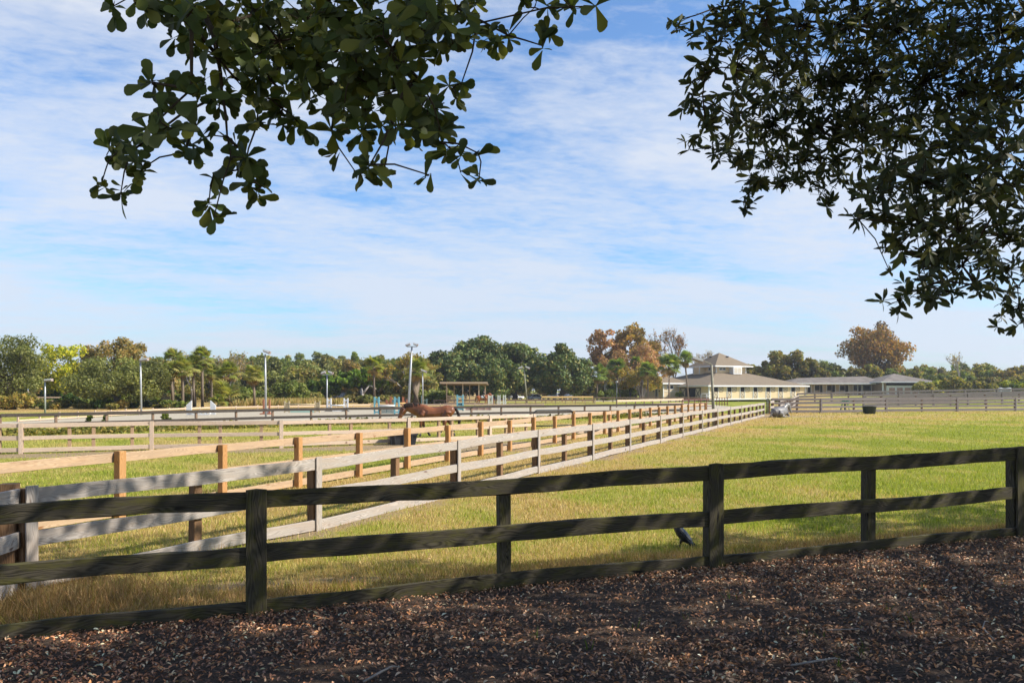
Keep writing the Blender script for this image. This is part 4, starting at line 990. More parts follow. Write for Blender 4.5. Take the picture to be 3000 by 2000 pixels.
def globe():
    x, Y = atx(1807, 185), 185
    r = thing('lamp_post', 'small lamp post with a white globe among the palms by the barn', 'lamp post', (x, Y, 0))
    one('pole', lambda B: B.tube([(0, 0, 0), (0, 0, 3.9)], .11, 8), M['galv'], r); one('globe', lambda B: B.ball((0, 0, 4.2), .32, 10), M['white'], r, True)
globe()
# ================================================================== show jumps
def frame_std(B, x, y, w, h, t=.12):
    for s in (-1, 1): B.box((x + s * w / 2, y, h / 2), (t, t, h))
    for z in (.18, h - .22): B.box((x, y, z), (w - t, t * .6, t))
def brace_std(B, x, y, w, h, t=.12):
    frame_std(B, x, y, w, h, t)
    for s in (-1, 1): B.board((x + s * (w / 2 - t / 2), y, h - .62), (x + s * .08, y, h - .3), (0, 0, 1), .08, .06, .004)
def lattice(B, x, y, w, z0, z1, n=4):
    st = w / n; nz = max(1, round((z1 - z0) / st)); sz = (z1 - z0) / nz
    for i in range(n):
        for j in range(nz):
            B.board((x - w / 2 + i * st, y, z0 + j * sz), (x - w / 2 + (i + 1) * st, y, z0 + (j + 1) * sz), (0, 0, 1), .05, .02, .001)
            B.board((x - w / 2 + i * st, y + .022, z0 + (j + 1) * sz), (x - w / 2 + (i + 1) * st, y + .022, z0 + j * sz), (0, 0, 1), .05, .02, .001)
def wing_std(B, x, y, w, h, flip, n=5):
    for i in range(n):
        k = i / (n - 1); hh = h * (.72 + .28 * (k if not flip else 1 - k))
        B.board((x - w / 2 + w * (i + .5) / n, y, .05), (x - w / 2 + w * (i + .5) / n, y, hh), (1, 0, 0), w / n * .9, .05, .006, 1, 0, .05)
    for z in (.3, .85): B.box((x, y + .05, z), (w, .05, .1))
def jump(label, px, Y, fn, cat='show jump'):
    x = atx(px, Y); r = thing('show_jump', label, cat, (x, Y, g(x, Y) + .004), 0, 'show jumps in the sand arena'); fn(r, Y / F); return r
def pole(r, x0, x1, z, y, m, rad=.055): one('jump_pole', lambda B: B.tube([(x0, y, z), (x1, y, z)], rad, 8), m, r, True)
def j1(r, k):
    for s, f in ((-1, False), (1, True)): one('standard', lambda B: wing_std(B, s * 35 * k, 0, 16.5 * k, 42 * k, f), M['white'], r)
    def bx(B):
        for z in (.08, .42): B.box((0, 0, z), (52 * k, .3, .1))
        for i in range(5): B.box((-26 * k + i * 13 * k, 0, .25), (.12, .3, .24))
    one('panel', bx, M['white'], r)
jump('white picket wing jump with slanted tops', 589, 74, j1)
def j2(r, k):
    for s in (-1, 1):
        one('standard', lambda B: [B.box((s * 8.5 * k, 0, 22 * k), (.16, .12, 44 * k)), B.box((s * 8.5 * k, 0, .06), (.5, .9, .12))], M['terracotta'], r)
    pole(r, -7 * k, 7 * k, .55, 0, M['white']); one('panel', lambda B: B.box((3.5 * k, .1, .28), (.3, .05, .42)), M['white'], r)
jump('narrow red brown jump stands behind the slim light pole', 781, 77, j2)
def j3(r, k):
    for s in (-1, 1):
        st = one('standard', lambda B: frame_std(B, s * 44.5 * k, 0, 13 * k, 33.5 * k, .12), M['tanpaint'], r)
        one('lattice', lambda B: lattice(B, s * 44.5 * k, 0, 13 * k - .12, .3, 33.5 * k - .3, 3), M['tanpaint'], st)
    one('panel', lambda B: B.box((0, 0, .22), (68 * k, .12, .42)), M['mint'], r)
    pole(r, -38 * k, 38 * k, .86, -.1, M['tanpaint'])
jump('tan lattice jump with a pale green wall panel', 885, 83, j3)
def j4(r, k):
    for s in (-1, 1):
        one('standard', lambda B: [frame_std(B, s * 24.5 * k, 0, 10.5 * k, 39 * k, .13), B.box((s * 24.5 * k, 0, 20 * k), (10 * k, .06, .1)), lattice(B, s * 24.5 * k, 0, 9 * k, 8 * k, 36 * k, 1)], M['white'], r)
        one('foot', lambda B: B.prism([(-.5, 0), (.5, 0), (.2, .22), (-.2, .22)], (1, 0, 0), (0, 0, 1), (s * 24.5 * k, -.3, 0), (0, .5, 0)), M['greypanel'], r)
    pole(r, -20 * k, 20 * k, 18 * k, -.12, M['white'], .07); one('panel', lambda B: B.box((0, 0, .2), (42 * k, .3, .36)), M['white'], r)
jump('white framed jump in front of the dark pickup truck', 989, 87, j4)
def j5(r, k):
    for s in (-1, 1): one('standard', lambda B: brace_std(B, s * 29.5 * k, 0, 12.5 * k, 50 * k, .14), M['teal'], r)
    pole(r, -24 * k, 24 * k, 24 * k, -.12, M['white'], .07)
    pn = one('panel', lambda B: [B.box((0, 0, z), (46 * k, .07, .09)) for z in (.12, .72)] + [B.box((x * k, 0, .42), (.08, .07, .51)) for x in (-22, 0, 22)], M['tealdark'], r)
    one('lattice', lambda B: lattice(B, 0, 0, 44 * k, .17, .67, 10), M['tealdark'], pn)
jump('turquoise jump with a lattice gate left of the brown horse', 1133, 78, j5)
def j6(r, k):
    for s, (h1, h2) in ((-1, (17, 26)), (1, (26, 18))):
        def w(B):
            B.box((s * 24 * k - 6 * k, 0, h1 * k / 2), (.3, .12, h1 * k)); B.box((s * 24 * k + 6 * k, 0, h2 * k / 2), (.3, .12, h2 * k))
            B.prism([(-5 * k, .1), (5 * k, .1), (5 * k, (h2 - 8) * k), (0, min(h1, h2) * k * .62), (-5 * k, (h1 - 8) * k)], (1, 0, 0), (0, 0, 1), (s * 24 * k, -.03, 0), (0, .06, 0))
        one('standard', w, M['terracotta'], r)
    pole(r, -18 * k, 26 * k, .35, -.1, M['w_gold'], .1)
    one('panel', lambda B: B.prism([(-17 * k, .1), (-2 * k, .1), (-2 * k, 23 * k), (-17 * k, 15 * k)], (1, 0, 0), (0, 0, 1), (0, .2, 0), (0, .06, 0)), M['tealdark'], r)
jump('terracotta winged jump in front of the red car', 1163, 119, j6)
def j7(r, k):
    one('standard', lambda B: [B.box((-7.5 * k, 0, 15 * k), (.16, .12, 30 * k)), B.box((7.5 * k, 0, 10 * k), (.16, .12, 20 * k)), B.box((0, 0, 16 * k), (15 * k, .1, .14)), lattice(B, 0, 0, 13 * k, .1, 14 * k, 2)], M['tealdark'], r)
jump('single grey green jump stand behind the back of the brown horse', 1243, 120, j7)
def j8(r, k):
    brace = one('standard', lambda B: [brace_std(B, 0, 0, 17 * k, 47 * k, .16), B.box((0, 0, 19 * k), (16 * k, .08, 9 * k))], M['teal'], r)
    for s in (-1, 1):
        one('wheel', lambda B: B.tube([(s * 9 * k - .06, -.1, .2), (s * 9 * k + .06, -.1, .2)], .2, 12), M['tealdark'], r)
        one('panel_hole', lambda B: B.tube([(s * 3 * k, -.05, 19 * k), (s * 3 * k, -.044, 19 * k)], .1, 10), M['dark'], brace)
jump('turquoise jump stand on small wheels right of the brown horse', 1348, 90, j8)
def j9(r, k):
    one('panel', lambda B: B.box((0, 0, 4.5 * k), (76 * k, .25, 9 * k)), M['pinkwall'], r)
    for x in (-22, 0, 20, 36): one('panel_post', lambda B: B.box((x * k, -.16, 4.5 * k), (.1, .06, 9 * k)), M['tanpaint'], r)
jump('low faded pink wall jump under the ridden chestnut horse', 1402, 93, j9)
def j10(r, k):
    one('standard', lambda B: [frame_std(B, 0, 0, 12 * k, 31 * k, .14)] + [B.box((x * k, 0, 15 * k), (.1, .08, 28 * k)) for x in (-2.5, 2.5)] + [lattice(B, 0, 0, 11 * k, 2 * k, 29 * k, 1)], M['white'], r)
    for s in (-1, 1): one('wing', lambda B: B.box((s * 9.5 * k, .05, 11 * k + (4 * k if s < 0 else 0)), (3 * k, .12, 22 * k + (8 * k if s < 0 else 0))), M['terracotta'], r)
jump('white lattice and terracotta jump stand hiding the head of the chestnut horse', 1437, 121, j10)
def j11(r, k):
    for s in (-1, 1): one('standard', lambda B: [frame_std(B, s * 8 * k, 0, 6.5 * k, 31 * k, .13), lattice(B, s * 8 * k, 0, 5 * k, 2 * k, 28 * k, 1)], M['white'], r)
    one('panel', lambda B: [B.box((-1 * k, 0, 8.5 * k), (30 * k, .08, .14)), B.box((-1 * k, -.05, 2 * k), (32 * k, .1, 4 * k))], M['white'], r)
    one('post', lambda B: B.box((-17 * k, 0, 14 * k), (.14, .14, 28 * k)), M['greygreenwood'], r)
jump('white framed jump with a white plank right of the rider', 1470, 121, j11)
# pieces at the left end of the arena
def wing_left():
    Y = 108; k = Y / F; x = atx(443, Y)
    r = thing('jump_wing', 'dark green jump wing with a diagonal pale brace beside the tall light pole', 'jump wing', (x, Y, 0))
    one('slat', lambda B: [B.box((0 + i * .0, 0, .25 + i * .3), (2.0 - i * .22, .06, .16)) for i in range(3)], M['darkgreen'], r)
    one('post', lambda B: B.box((-22 * k, 0, 17 * k), (.2, .12, 34 * k)), M['darkgreen'], r)
    one('filler', lambda B: B.prism([(-20 * k, 0), (-4 * k, 0), (-19 * k, 32 * k)], (1, 0, 0), (0, 0, 1), (0, .06, 0), (0, .05, 0)), M['darkgreen'], r)
    one('brace', lambda B: B.board((-18 * k, -.1, 33 * k), (8 * k, -.1, 2 * k), (0, 0, 1), .14, .08), M['greypanel'], r)
    one('end_post', lambda B: B.box((20 * k, 0, 6 * k), (.2, .12, 12 * k)), M['greypanel'], r)
    x2 = atx(502, Y)
    r = thing('jump_wing', 'grey slatted jump wing sloping down to a low board', 'jump wing', (x2, Y, 0))
    def sl(B):
        for i in range(7):
            z = .15 + i * .26; w = (58 if i < 3 else 58 - (i - 2) * 10.5) * k
            if z < 1.75: B.box((-29 * k + w / 2, 0, z), (w, .05, .17))
    one('slat', sl, M['greypanel'], r); one('post', lambda B: [B.box((xx * k, .05, hh / 2), (.12, .1, hh)) for xx, hh in ((-28, 1.75), (-8, .9), (12, .8), (28, .8))], M['greygreenwood'], r)
    r = thing('panel_board', 'plain grey board panel standing on the far arena edge', 'panel', (atx(669, 108), 108, 0))
    one('panel', lambda B: B.box((0, 0, .62), (24 * k, .12, .62)), M['greypanel'], r); [one('post', lambda B: B.box((xx * k, .12, hh / 2), (.1, .1, hh)), M['w_tan'], r) for xx, hh in ((-11, .9), (9, 1.25))]
wing_left()
# ================================================================== parked cars
def car(label, name, px, Y, kind, color, rz, scale=1.0, zoff=0):
    x = atx(px, Y); r = thing(name, label, 'car' if kind != 'pickup' else 'pickup truck', (x, Y, .01), rz, 'cars parked by the magnolias', scale)
    cp = carpaint(label.split()[0] + '_' + kind + '_paint', color)
    prof = {'sedan': [(-2.25, .32), (-2.32, .55), (-2.2, .74), (-1.1, .92), (1.5, .96), (2.2, .9), (2.3, .6), (2.24, .32)],
            'suv': [(-2.25, .38), (-2.32, .62), (-2.22, .92), (-1.15, 1.06), (2.15, 1.08), (2.28, .95), (2.32, .6), (2.24, .38)],
            'pickup': [(-2.75, .45), (-2.8, .75), (-2.7, 1.02), (-1.2, 1.12), (2.7, 1.12), (2.76, 1.0), (2.76, .6), (2.7, .45)]}[kind]
    gh = {'sedan': ((-1.2, 1.75), (-.35, .95), .94, 1.42), 'suv': ((-1.15, 2.15), (-.45, 1.95), 1.06, 1.72), 'pickup': ((-1.15, .95), (-.45, .8), 1.12, 1.78)}[kind]
    bm = bmesh.new(); n = len(prof); hw = .88
    vs = [[bm.verts.new((p[0], s * hw, p[1])) for p in prof] for s in (-1, 1)]
    bm.faces.new(vs[0]); bm.faces.new(list(reversed(vs[1])))
    for i in range(n): j = (i + 1) % n; bm.faces.new((vs[1][i], vs[1][j], vs[0][j], vs[0][i]))
    bmesh.ops.recalc_face_normals(bm, faces=bm.faces); bmesh.ops.bevel(bm, geom=bm.edges[:], offset=.07, segments=2, affect='EDGES')
    me = bpy.data.meshes.new('body'); bm.to_mesh(me); bm.free(); me.materials.append(cp)
    for p in me.polygons: p.use_smooth = True
    b = bpy.data.objects.new('body', me); COL.objects.link(b); b.parent = r
    (xa, xb), (xc, xd), z0, z1 = gh
    def frus(B, i0, z0, z1, ins): pass
    lo = [(xa, -.8, z0), (xb, -.8, z0), (xb, .8, z0), (xa, .8, z0)]; hi = [(xc, -.62, z1), (xd, -.62, z1), (xd, .62, z1), (xc, .62, z1)]
    one('window', lambda B: B.add([(x_, y_, z_ - .05) for x_, y_, z_ in lo] + hi, [(0, 1, 5, 4), (1, 2, 6, 5), (2, 3, 7, 6), (3, 0, 4, 7)]), M['glass'], r)
    one('roof', lambda B: [B.add([(xc - .05, -.66, z1 - .01), (xd + .05, -.66, z1 - .01), (xd + .05, .66, z1 - .01), (xc - .05, .66, z1 - .01), (xc + .1, -.55, z1 + .06), (xd - .1, -.55, z1 + .06), (xd - .1, .55, z1 + .06), (xc + .1, .55, z1 + .06)], [(4, 5, 6, 7), (0, 1, 5, 4), (1, 2, 6, 5), (2, 3, 7, 6), (3, 0, 4, 7)])], cp, r)
    def pil(B):
        for s in (-1, 1):
            for p, q in (((xa, s * .81, z0), (xc, s * .63, z1)), ((xb, s * .81, z0), (xd, s * .63, z1)), (((xa + xb) / 2 + .1, s * .815, z0), ((xc + xd) / 2, s * .635, z1))): B.board(p, q, (0, 1, 0), .05, .09, .01)
    one('pillar', pil, cp, r)
    if kind == 'pickup': one('bed', lambda B: B.box((1.85, 0, 1.1), (1.55, 1.45, .04)), M['dark'], r)
    wx = {'sedan': 1.4, 'suv': 1.42, 'pickup': 1.75}[kind]; wr = .33 if kind == 'sedan' else .39
    for sx_ in (-1, 1):
        for s in (-1, 1):
            w = one('wheel', lambda B: B.tube([(sx_ * wx, s * .72, wr), (sx_ * wx, s * .92, wr)], wr, 16), M['rubber'], r)
            one('rim', lambda B: B.tube([(sx_ * wx, s * .915, wr), (sx_ * wx, s * .93, wr)], wr * .6, 12), M['galv'], w)
    fx, bx_ = prof[1][0], prof[-2][0]
    for s in (-1, 1):
        one('headlight', lambda B: B.box((fx + .04, s * .62, .68 if kind == 'sedan' else .82), (.12, .36, .15)), M['lamp'], r)
        one('taillight', lambda B: B.box((bx_ - .05, s * .68, .76 if kind == 'sedan' else .9), (.14, .28, .16)), carlight, r)
    one('number_plate', lambda B: B.box((bx_ + .01, 0, .62), (.03, .5, .14)), M['white'], r)
carlight = paint('red_tail_light', (.45, .02, .02), .3, .1, 1)
car('navy pickup truck parked behind the white framed jump', 'pickup_truck', 1007, 172, 'pickup', (.02, .028, .05), math.radians(6), .92)
car('red hatchback parked behind the terracotta jump', 'parked_car', 1174, 176, 'suv', (.42, .02, .03), math.radians(-62), .86)
car('silver saloon parked left of the shelter behind the brown rail', 'parked_car', 1267, 178, 'sedan', (.42, .45, .47), math.radians(172), .8)
car('white van like car parked partly behind the left end of the shelter', 'parked_car', 1300, 186, 'suv', (.62, .66, .70), math.radians(190), .95)
car('maroon car parked between the rider and the white jump', 'parked_car', 1456, 178, 'sedan', (.10, .02, .03), math.radians(20), .85)
car('white pickup truck parked right of the white jump', 'pickup_truck', 1508, 188, 'pickup', (.74, .76, .78), math.radians(178), .80)
car('pale silver saloon parked right of the leaning wooden pole', 'parked_car', 1570, 181, 'sedan', (.52, .55, .60), math.radians(205), .92)
car('white estate car parked beside the magnolia trunk', 'parked_car', 1624, 190, 'suv', (.66, .68, .70), math.radians(-55), .95)
car('blue saloon parked right of the magnolia trunk', 'parked_car', 1671, 186, 'sedan', (.12, .18, .28), math.radians(-150), .92)
# ================================================================== troughs, hose
def troughs():
    x, y = gp(1180, 1302)
    r = thing('water_trough', 'long black rubber water trough on the camera side of the beige fence', 'water trough', (x, y, 0), math.radians(14))
    def bx(B):
        for i, (a, b, z) in enumerate(((.50, .26, 0), (.58, .32, .5))): pass
        o = [(-.5, -.26, 0), (.5, -.26, 0), (.5, .26, 0), (-.5, .26, 0)]; t = [(-.6, -.33, .5), (.6, -.33, .5), (.6, .33, .5), (-.6, .33, .5)]
        it = [(-.56, -.29, .5), (.56, -.29, .5), (.56, .29, .5), (-.56, .29, .5)]; ib = [(-.47, -.23, .05), (.47, -.23, .05), (.47, .23, .05), (-.47, .23, .05)]
        B.add(o + t + it + ib, [(3, 2, 1, 0)] + [(i, (i + 1) % 4, 4 + (i + 1) % 4, 4 + i) for i in range(4)] + [(4 + i, 4 + (i + 1) % 4, 8 + (i + 1) % 4, 8 + i) for i in range(4)] + [(8 + i, 8 + (i + 1) % 4, 12 + (i + 1) % 4, 12 + i) for i in range(4)] + [(12, 13, 14, 15)])
    one('basin', bx, M['rubber'], r)
    one('rim', lambda B: [B.box((0, s * .345, .47), (1.26, .03, .09)) for s in (-1, 1)] + [B.box((s * .615, 0, .47), (.03, .72, .09)) for s in (-1, 1)], M['rubber'], r)
    one('rib', lambda B: [B.board((s * .34, -.285, .03), (s * .38, -.335, .42), (1, 0, 0), .05, .03, .005) for s in (-1, 0, 1)], M['rubber'], r)
    x, y = gp(2535, 1211)
    r = thing('water_tub', 'round dark green black water tub standing at the grey fence', 'water tub', (x, y - .9, 0))
    one('tub', lambda B: B.lathe((0, 0, 0), [(0, 0), (.53, 0), (.56, .22), (.585, .23), (.60, .45), (.625, .46), (.65, .70), (.70, .72), (.70, .77), (.63, .77), (.57, .1), (0, .1)], 32), paint('dark_tub', (.03, .045, .042), .5, .3, 4), r, True)
    r = thing('bucket', 'small pale tub just behind the round dark water tub', 'tub', (x + 1.0, y + 1.6, g(x + 1, y + 1.6)))
    one('tub', lambda B: B.lathe((0, 0, 0), [(0, 0), (.36, 0), (.45, .62), (.49, .63), (.49, .7), (.43, .7), (.36, .08), (0, .08)], 24), M['galv'], r, True)
    x, y = atx(2476, 83.5), 83.5
    r = thing('hose_heap', 'green garden hose looped over a stand behind the grey fence', 'garden hose', (x, y, g(x, y)))
    def loops(B):
        for i in range(7):
            a = R.uniform(-.3, .3); n = 26; rr = R.uniform(.25, .42)
            B.tube([(rr * math.cos(t * 2 * math.pi / n) * 1.1 + a * .3, a * .3 + .1 * math.sin(t), 1.0 + .12 * math.sin(t * 2 * math.pi / n * 2 + i) + R.uniform(-.02, .02) + i * .02) for t in range(n)], .032, 6)
        for i in range(9):
            xx = R.uniform(-.42, .42); B.tube([(xx * .6, 0, 1.05), (xx, R.uniform(-.1, .1), .65), (xx * 1.15 + R.uniform(-.1, .1), 0, .25), (xx * 1.3, .1, .03)], .032, 6)
        B.tube([(-.4, 0, .06), (-.9, .05, .1), (-1.4, .0, .05)], .032, 6)
    one('hose', loops, M['hose'], r, True)
    one('stand', lambda B: [B.tube([(0, 0, 0), (0, 0, 1.15)], .04, 8), B.tube([(-.35, 0, 1.0), (.35, 0, 1.0)], .03, 8)], M['blackmetal'], r)
troughs()
# ================================================================== trees
PAL = {
 'oak': [(.135, .15, .055), (.105, .125, .045), (.175, .185, .07), (.08, .095, .035)],
 'yellow': [(.27, .28, .02), (.20, .23, .02), (.33, .30, .03), (.11, .14, .02)],
 'olivebrown': [(.21, .155, .055), (.15, .13, .05), (.25, .17, .06), (.12, .12, .045)],
 'darkcedar': [(.035, .065, .018), (.055, .10, .02), (.025, .045, .014)],
 'cedar': [(.065, .125, .014), (.10, .17, .02), (.04, .075, .012), (.12, .17, .03)],
 'magnolia': [(.06, .092, .028), (.042, .068, .022), (.10, .135, .045), (.15, .14, .045), (.06, .09, .032)],
 'rust': [(.23, .115, .062), (.19, .10, .06), (.27, .16, .075), (.14, .095, .05)],
 'goldgreen': [(.21, .155, .04), (.25, .155, .045), (.16, .135, .035), (.27, .16, .06)],
 'crape': [(.30, .165, .11), (.24, .14, .09), (.34, .21, .13), (.22, .17, .09)],
 'olive': [(.17, .15, .035), (.22, .17, .04), (.12, .125, .03), (.24, .15, .05)],
 'orange': [(.225, .12, .042), (.19, .10, .04), (.26, .15, .05), (.13, .09, .036), (.16, .125, .045)],
 'vine': [(.125, .13, .035), (.155, .14, .042), (.085, .095, .026), (.19, .135, .045)],
 'mixed': [(.13, .14, .045), (.18, .165, .055), (.09, .105, .035), (.22, .18, .07)],
 'green': [(.11, .145, .035), (.08, .11, .028), (.15, .17, .05)],
 'palm': [(.15, .18, .045), (.11, .15, .04), (.21, .22, .07), (.24, .23, .09)],
 'palmlush': [(.11, .165, .04), (.15, .21, .055), (.08, .125, .035), (.19, .21, .07)],
 'deadfrond': [(.20, .145, .08), (.15, .11, .06), (.26, .19, .10)],
 'grey': [(.30, .25, .22), (.24, .2, .18)],
 'goldpine': [(.26, .21, .06), (.20, .18, .05), (.31, .22, .08), (.12, .13, .04)],
 'weed': [(.16, .15, .04), (.11, .12, .03), (.22, .18, .06), (.08, .09, .03)],
}
def pick(pal, n, jit=.13):
    p = np.array(PAL[pal]) * np.array([1.52, 1.42, 1.15]); c = p[NR.integers(0, len(p), n)]
    return np.clip(c * (1 + NR.normal(size=(n, 1)) * jit), .004, .8)
def lobe_leaves(cs, rs, n, leaf, pal, up=.25, flat=.85, rnd=.75, tpl=QUAD, shell=.5):
    """cs lobe centres, rs radii; returns instance arrays"""
    w = rs ** 2 / np.sum(rs ** 2); idx = NR.choice(len(cs), n, p=w)
    d = unit(NR.normal(size=(n, 3)))
    rad = rs[idx] * (shell + (1 - shell) * NR.random(n) ** .6) * (1 + .12 * NR.normal(size=n))
    P = cs[idx] + d * rad[:, None] * np.array([1, 1, flat])
    N = d + NR.normal(size=(n, 3)) * rnd + np.array([0, 0, up])
    A, B, N = frames(N)
    tone = (1 + .22 * NR.normal(size=len(cs)))[idx][:, None]
    return instances(tpl[0], tpl[1], P, A, B, N, leaf * NR.uniform(.6, 1.35, n), np.clip(pick(pal, n) * tone, .004, .7))
def crown_lobes(w, d, zb, zt, n, frac, shape='round'):
    cs = []; rs = []
    rx, ry, rz = w / 2, d / 2, (zt - zb) / 2; zc = (zb + zt) / 2
    while len(cs) < n:
        v = NR.normal(size=3); v /= np.linalg.norm(v); k = NR.uniform(.35, 1) ** .7
        p = v * k; fr = frac * NR.uniform(.65, 1.3)
        p = p * (1 - fr * .55)
        if shape == 'cone':
            q = ((1 - p[2]) / 2) ** .8; p = np.array([p[0] * (.35 + .85 * q), p[1] * (.35 + .85 * q), p[2]])
        if shape == 'dome':
            q = ((1 - p[2]) / 2) ** .6; p = np.array([p[0] * (.42 + .72 * q), p[1] * (.42 + .72 * q), p[2]])
        if shape == 'flat' and p[2] < -.45: continue
        cs.append([p[0] * rx, p[1] * ry, zc + p[2] * rz]); rs.append(fr * (rx * ry * rz) ** (1 / 3))
    cs, rs = np.array(cs), np.array(rs)
    k = (w / 2) / np.percentile(np.abs(cs[:, 0]) + rs, 96); cs[:, :2] *= k
    lo, hi = (cs[:, 2] - rs * .85).min(), (cs[:, 2] + rs * .85).max(); cs[:, 2] = zb + (cs[:, 2] - lo) * (zt - zb) / (hi - lo)
    return cs, rs
KIND = {  # palette, lobes, lobe size, leaves, leaf length in photo px, shape, crown depth/width, crown base fraction, material, bark
 'oak': ('oak', 60, .26, 12000, 5.4, 'round', .9, .13, 'leaf', 'bark'),
 'yellow': ('yellow', 46, .25, 8000, 5.6, 'round', .8, .12, 'leaf', 'bark'),
 'brown': ('olivebrown', 50, .25, 9000, 5.5, 'round', .8, .25, 'leaf', 'bark'),
 'darkcedar': ('darkcedar', 26, .24, 3800, 6.5, 'cone', .9, .05, 'leaf', 'bark'),
 'cedar': ('cedar', 60, .20, 10000, 6.0, 'round', .8, .12, 'leaf', 'bark'),
 'magnolia': ('magnolia', 80, .22, 15000, 6.2, 'dome', .9, .07, 'glossleaf', 'bark'),
 'rust': ('rust', 60, .25, 8000, 5.4, 'round', .8, .2, 'leaf', 'palebark'),
 'goldgreen': ('goldgreen', 64, .24, 9500, 5.6, 'round', .8, .2, 'leaf', 'bark'),
 'crape': ('crape', 60, .22, 11000, 4.6, 'flat', .8, .2, 'leaf', 'palebark'),
 'olive': ('olive', 36, .25, 5600, 5.0, 'flat', .8, .25, 'leaf', 'palebark'),
 'orange': ('orange', 100, .21, 11000, 5.6, 'round', .85, .12, 'leaf', 'bark'),
 'vine': ('vine', 40, .27, 8000, 6.2, 'round', .8, .04, 'leaf', 'bark'),
 'mixed': ('mixed', 30, .28, 6000, 6.4, 'round', .8, .08, 'leaf', 'bark'),
 'green': ('green', 30, .30, 6000, 6.2, 'round', .8, .06, 'leaf', 'bark'),
 'shrub': ('green', 16, .40, 2400, 5.0, 'round', .9, .0, 'leaf', 'bark'),
 'goldpine': ('goldpine', 22, .30, 2600, 6.0, 'cone', .9, .02, 'leaf', 'bark'),
}
def limbs(B, zb, zt, w, cs, r0, n=12, bend=.12, fork=None, base=(0, 0)):
    top = zb + (zt - zb) * .35
    t0 = [(base[0], base[1], -.1), (base[0] + R.uniform(-.02, .02) * w, base[1] + R.uniform(-.02, .02) * w, zb * .6 + .3), (R.uniform(-.04, .04) * w, R.uniform(-.04, .04) * w, top)]
    B.tube(t0, [r0 * 1.25, r0 * .9, r0 * .55], 8)
    for i in NR.choice(len(cs), min(n, len(cs)), replace=False):
        c = Vector(cs[i]); s = Vector(t0[1]).lerp(Vector(t0[2]), R.uniform(.1, .95)); m = s.lerp(c, .5) + Vector((R.uniform(-1, 1), R.uniform(-1, 1), R.uniform(.1, 1.2))) * (w * .05)
        B.tube([s, m, c], [r0 * .45, r0 * .26, r0 * .08], 5)
def tree(label, px, Y, w_px, top, kind, name=None, cat='tree', zb=None, group=None, n_mult=1.0, lean=0.0, z0=None):
    pal, nl, fr, n, lp, shape, dep, bf, mt, bk = KIND[kind]
    x = atx(px, Y); z = g(x, Y) if z0 is None else z0; H = atz(top, Y) - z; w = w_px / F * Y
    zb = H * bf if zb is None else zb
    root = thing(name or kind + '_tree', label, cat, (x, Y, z), 0, group)
    cs, rs = crown_lobes(w, w * dep, zb, H, nl, fr, shape)
    V, f, s, c = lobe_leaves(cs, rs, int(n * n_mult), lp / F * Y, pal)
    one('trunk', lambda B: limbs(B, max(zb, .4), H, w, cs, max(.12, min(.05 * H, .045 * w))), M[bk], root, True)
    fast_mesh('crown', V, f, s, c, M[mt], root)
    return root
# --- far left group
tree('broad grey green live oak cut by the left edge of the picture', 22, 100, 250, 972, 'oak', 'live_oak')
tree('dark spiky cedar top rising behind the oaks at the far left', 66, 128, 95, 1000, 'darkcedar', 'cedar_tree')
tree('bright yellow green tree between the two big left oaks', 172, 116, 165, 1001, 'yellow', 'yellow_tree')
tree('tall olive brown tree rising behind the big grey green oak', 338, 124, 190, 982, 'brown', 'brown_tree')
tree('big grey green live oak behind the tall bare light pole', 338, 101, 330, 1046, 'oak', 'live_oak', n_mult=1.5)
tree('feathery golden young pine at the lower left edge', 48, 95, 100, 1150, 'goldpine', 'young_pine')
tree('small olive brown tree right of the big grey green oak', 462, 122, 120, 1052, 'brown', 'brown_tree')
# --- thin airy trees with bare branches
def twigs(B, p, d, L, r, depth, spread=.55):
    q = p + d * L; m = (p + q) / 2 + Vector((R.uniform(-1, 1), R.uniform(-1, 1), R.uniform(-.4, 1))) * L * .06
    B.tube([p, m, q], [r, r * .8, r * .6], 4 if depth < 4 else 6, False)
    if depth == 0: return
    for i in range(3 if depth > 1 else 4):
        e = (d + Vector((R.uniform(-1, 1), R.uniform(-1, 1), R.uniform(-.5, .9))) * spread).normalized()
        twigs(B, p.lerp(q, R.uniform(.55, 1.0)), e, L * R.uniform(.62, .85), r * .58, depth - 1, spread)
def baretree(label, px, Y, w_px, top, pal='grey', leaves=600, bk='palebark', depth=5, name='bare_tree', spread=.55, lp=4.2, r0=None):
    x = atx(px, Y); z = g(x, Y); H = atz(top, Y) - z; w = w_px / F * Y
    root = thing(name, label, 'tree', (x, Y, z))
    b = MB(); twigs(b, Vector((0, 0, -.1)), Vector((0, 0, 1)), H * .34, r0 or max(.14, H * .018), depth, spread)
    V = np.array(b.v); k = H / V[:, 2].max(); ext = np.percentile(np.abs(V[:, 0] - V[:, 0].mean()), 99); kw = w / 2 / max(ext, .1)
    V = V * np.array([kw, kw, k]); b.v = [tuple(v) for v in V]
    b.build('trunk', M[bk], root, True)
    tips = V[V[:, 2] > H * .4]
    if leaves:
        P = tips[NR.integers(0, len(tips), leaves)] + NR.normal(size=(leaves, 3)) * .012 * H
        A, B_, N = frames(NR.normal(size=(leaves, 3)))
        v, f, s, c = instances(QUAD[0], QUAD[1], P, A, B_, N, lp / F * Y * NR.uniform(.6, 1.3, leaves), pick(pal, leaves))
        fast_mesh('crown', v, f, s, c, M['leaf'], root)
    return root
baretree('thin leafless grey tree behind the tall left palms', 560, 135, 110, 1022, 'olivebrown', 500)
baretree('wispy grey brown tree just right of the left palms', 672, 135, 150, 1024, 'olivebrown', 900)
baretree('tall bare grey tree with sparse brown leaves left of the barn', 1972, 215, 120, 954, 'rust', 900, 'bark', 6, spread=.42)
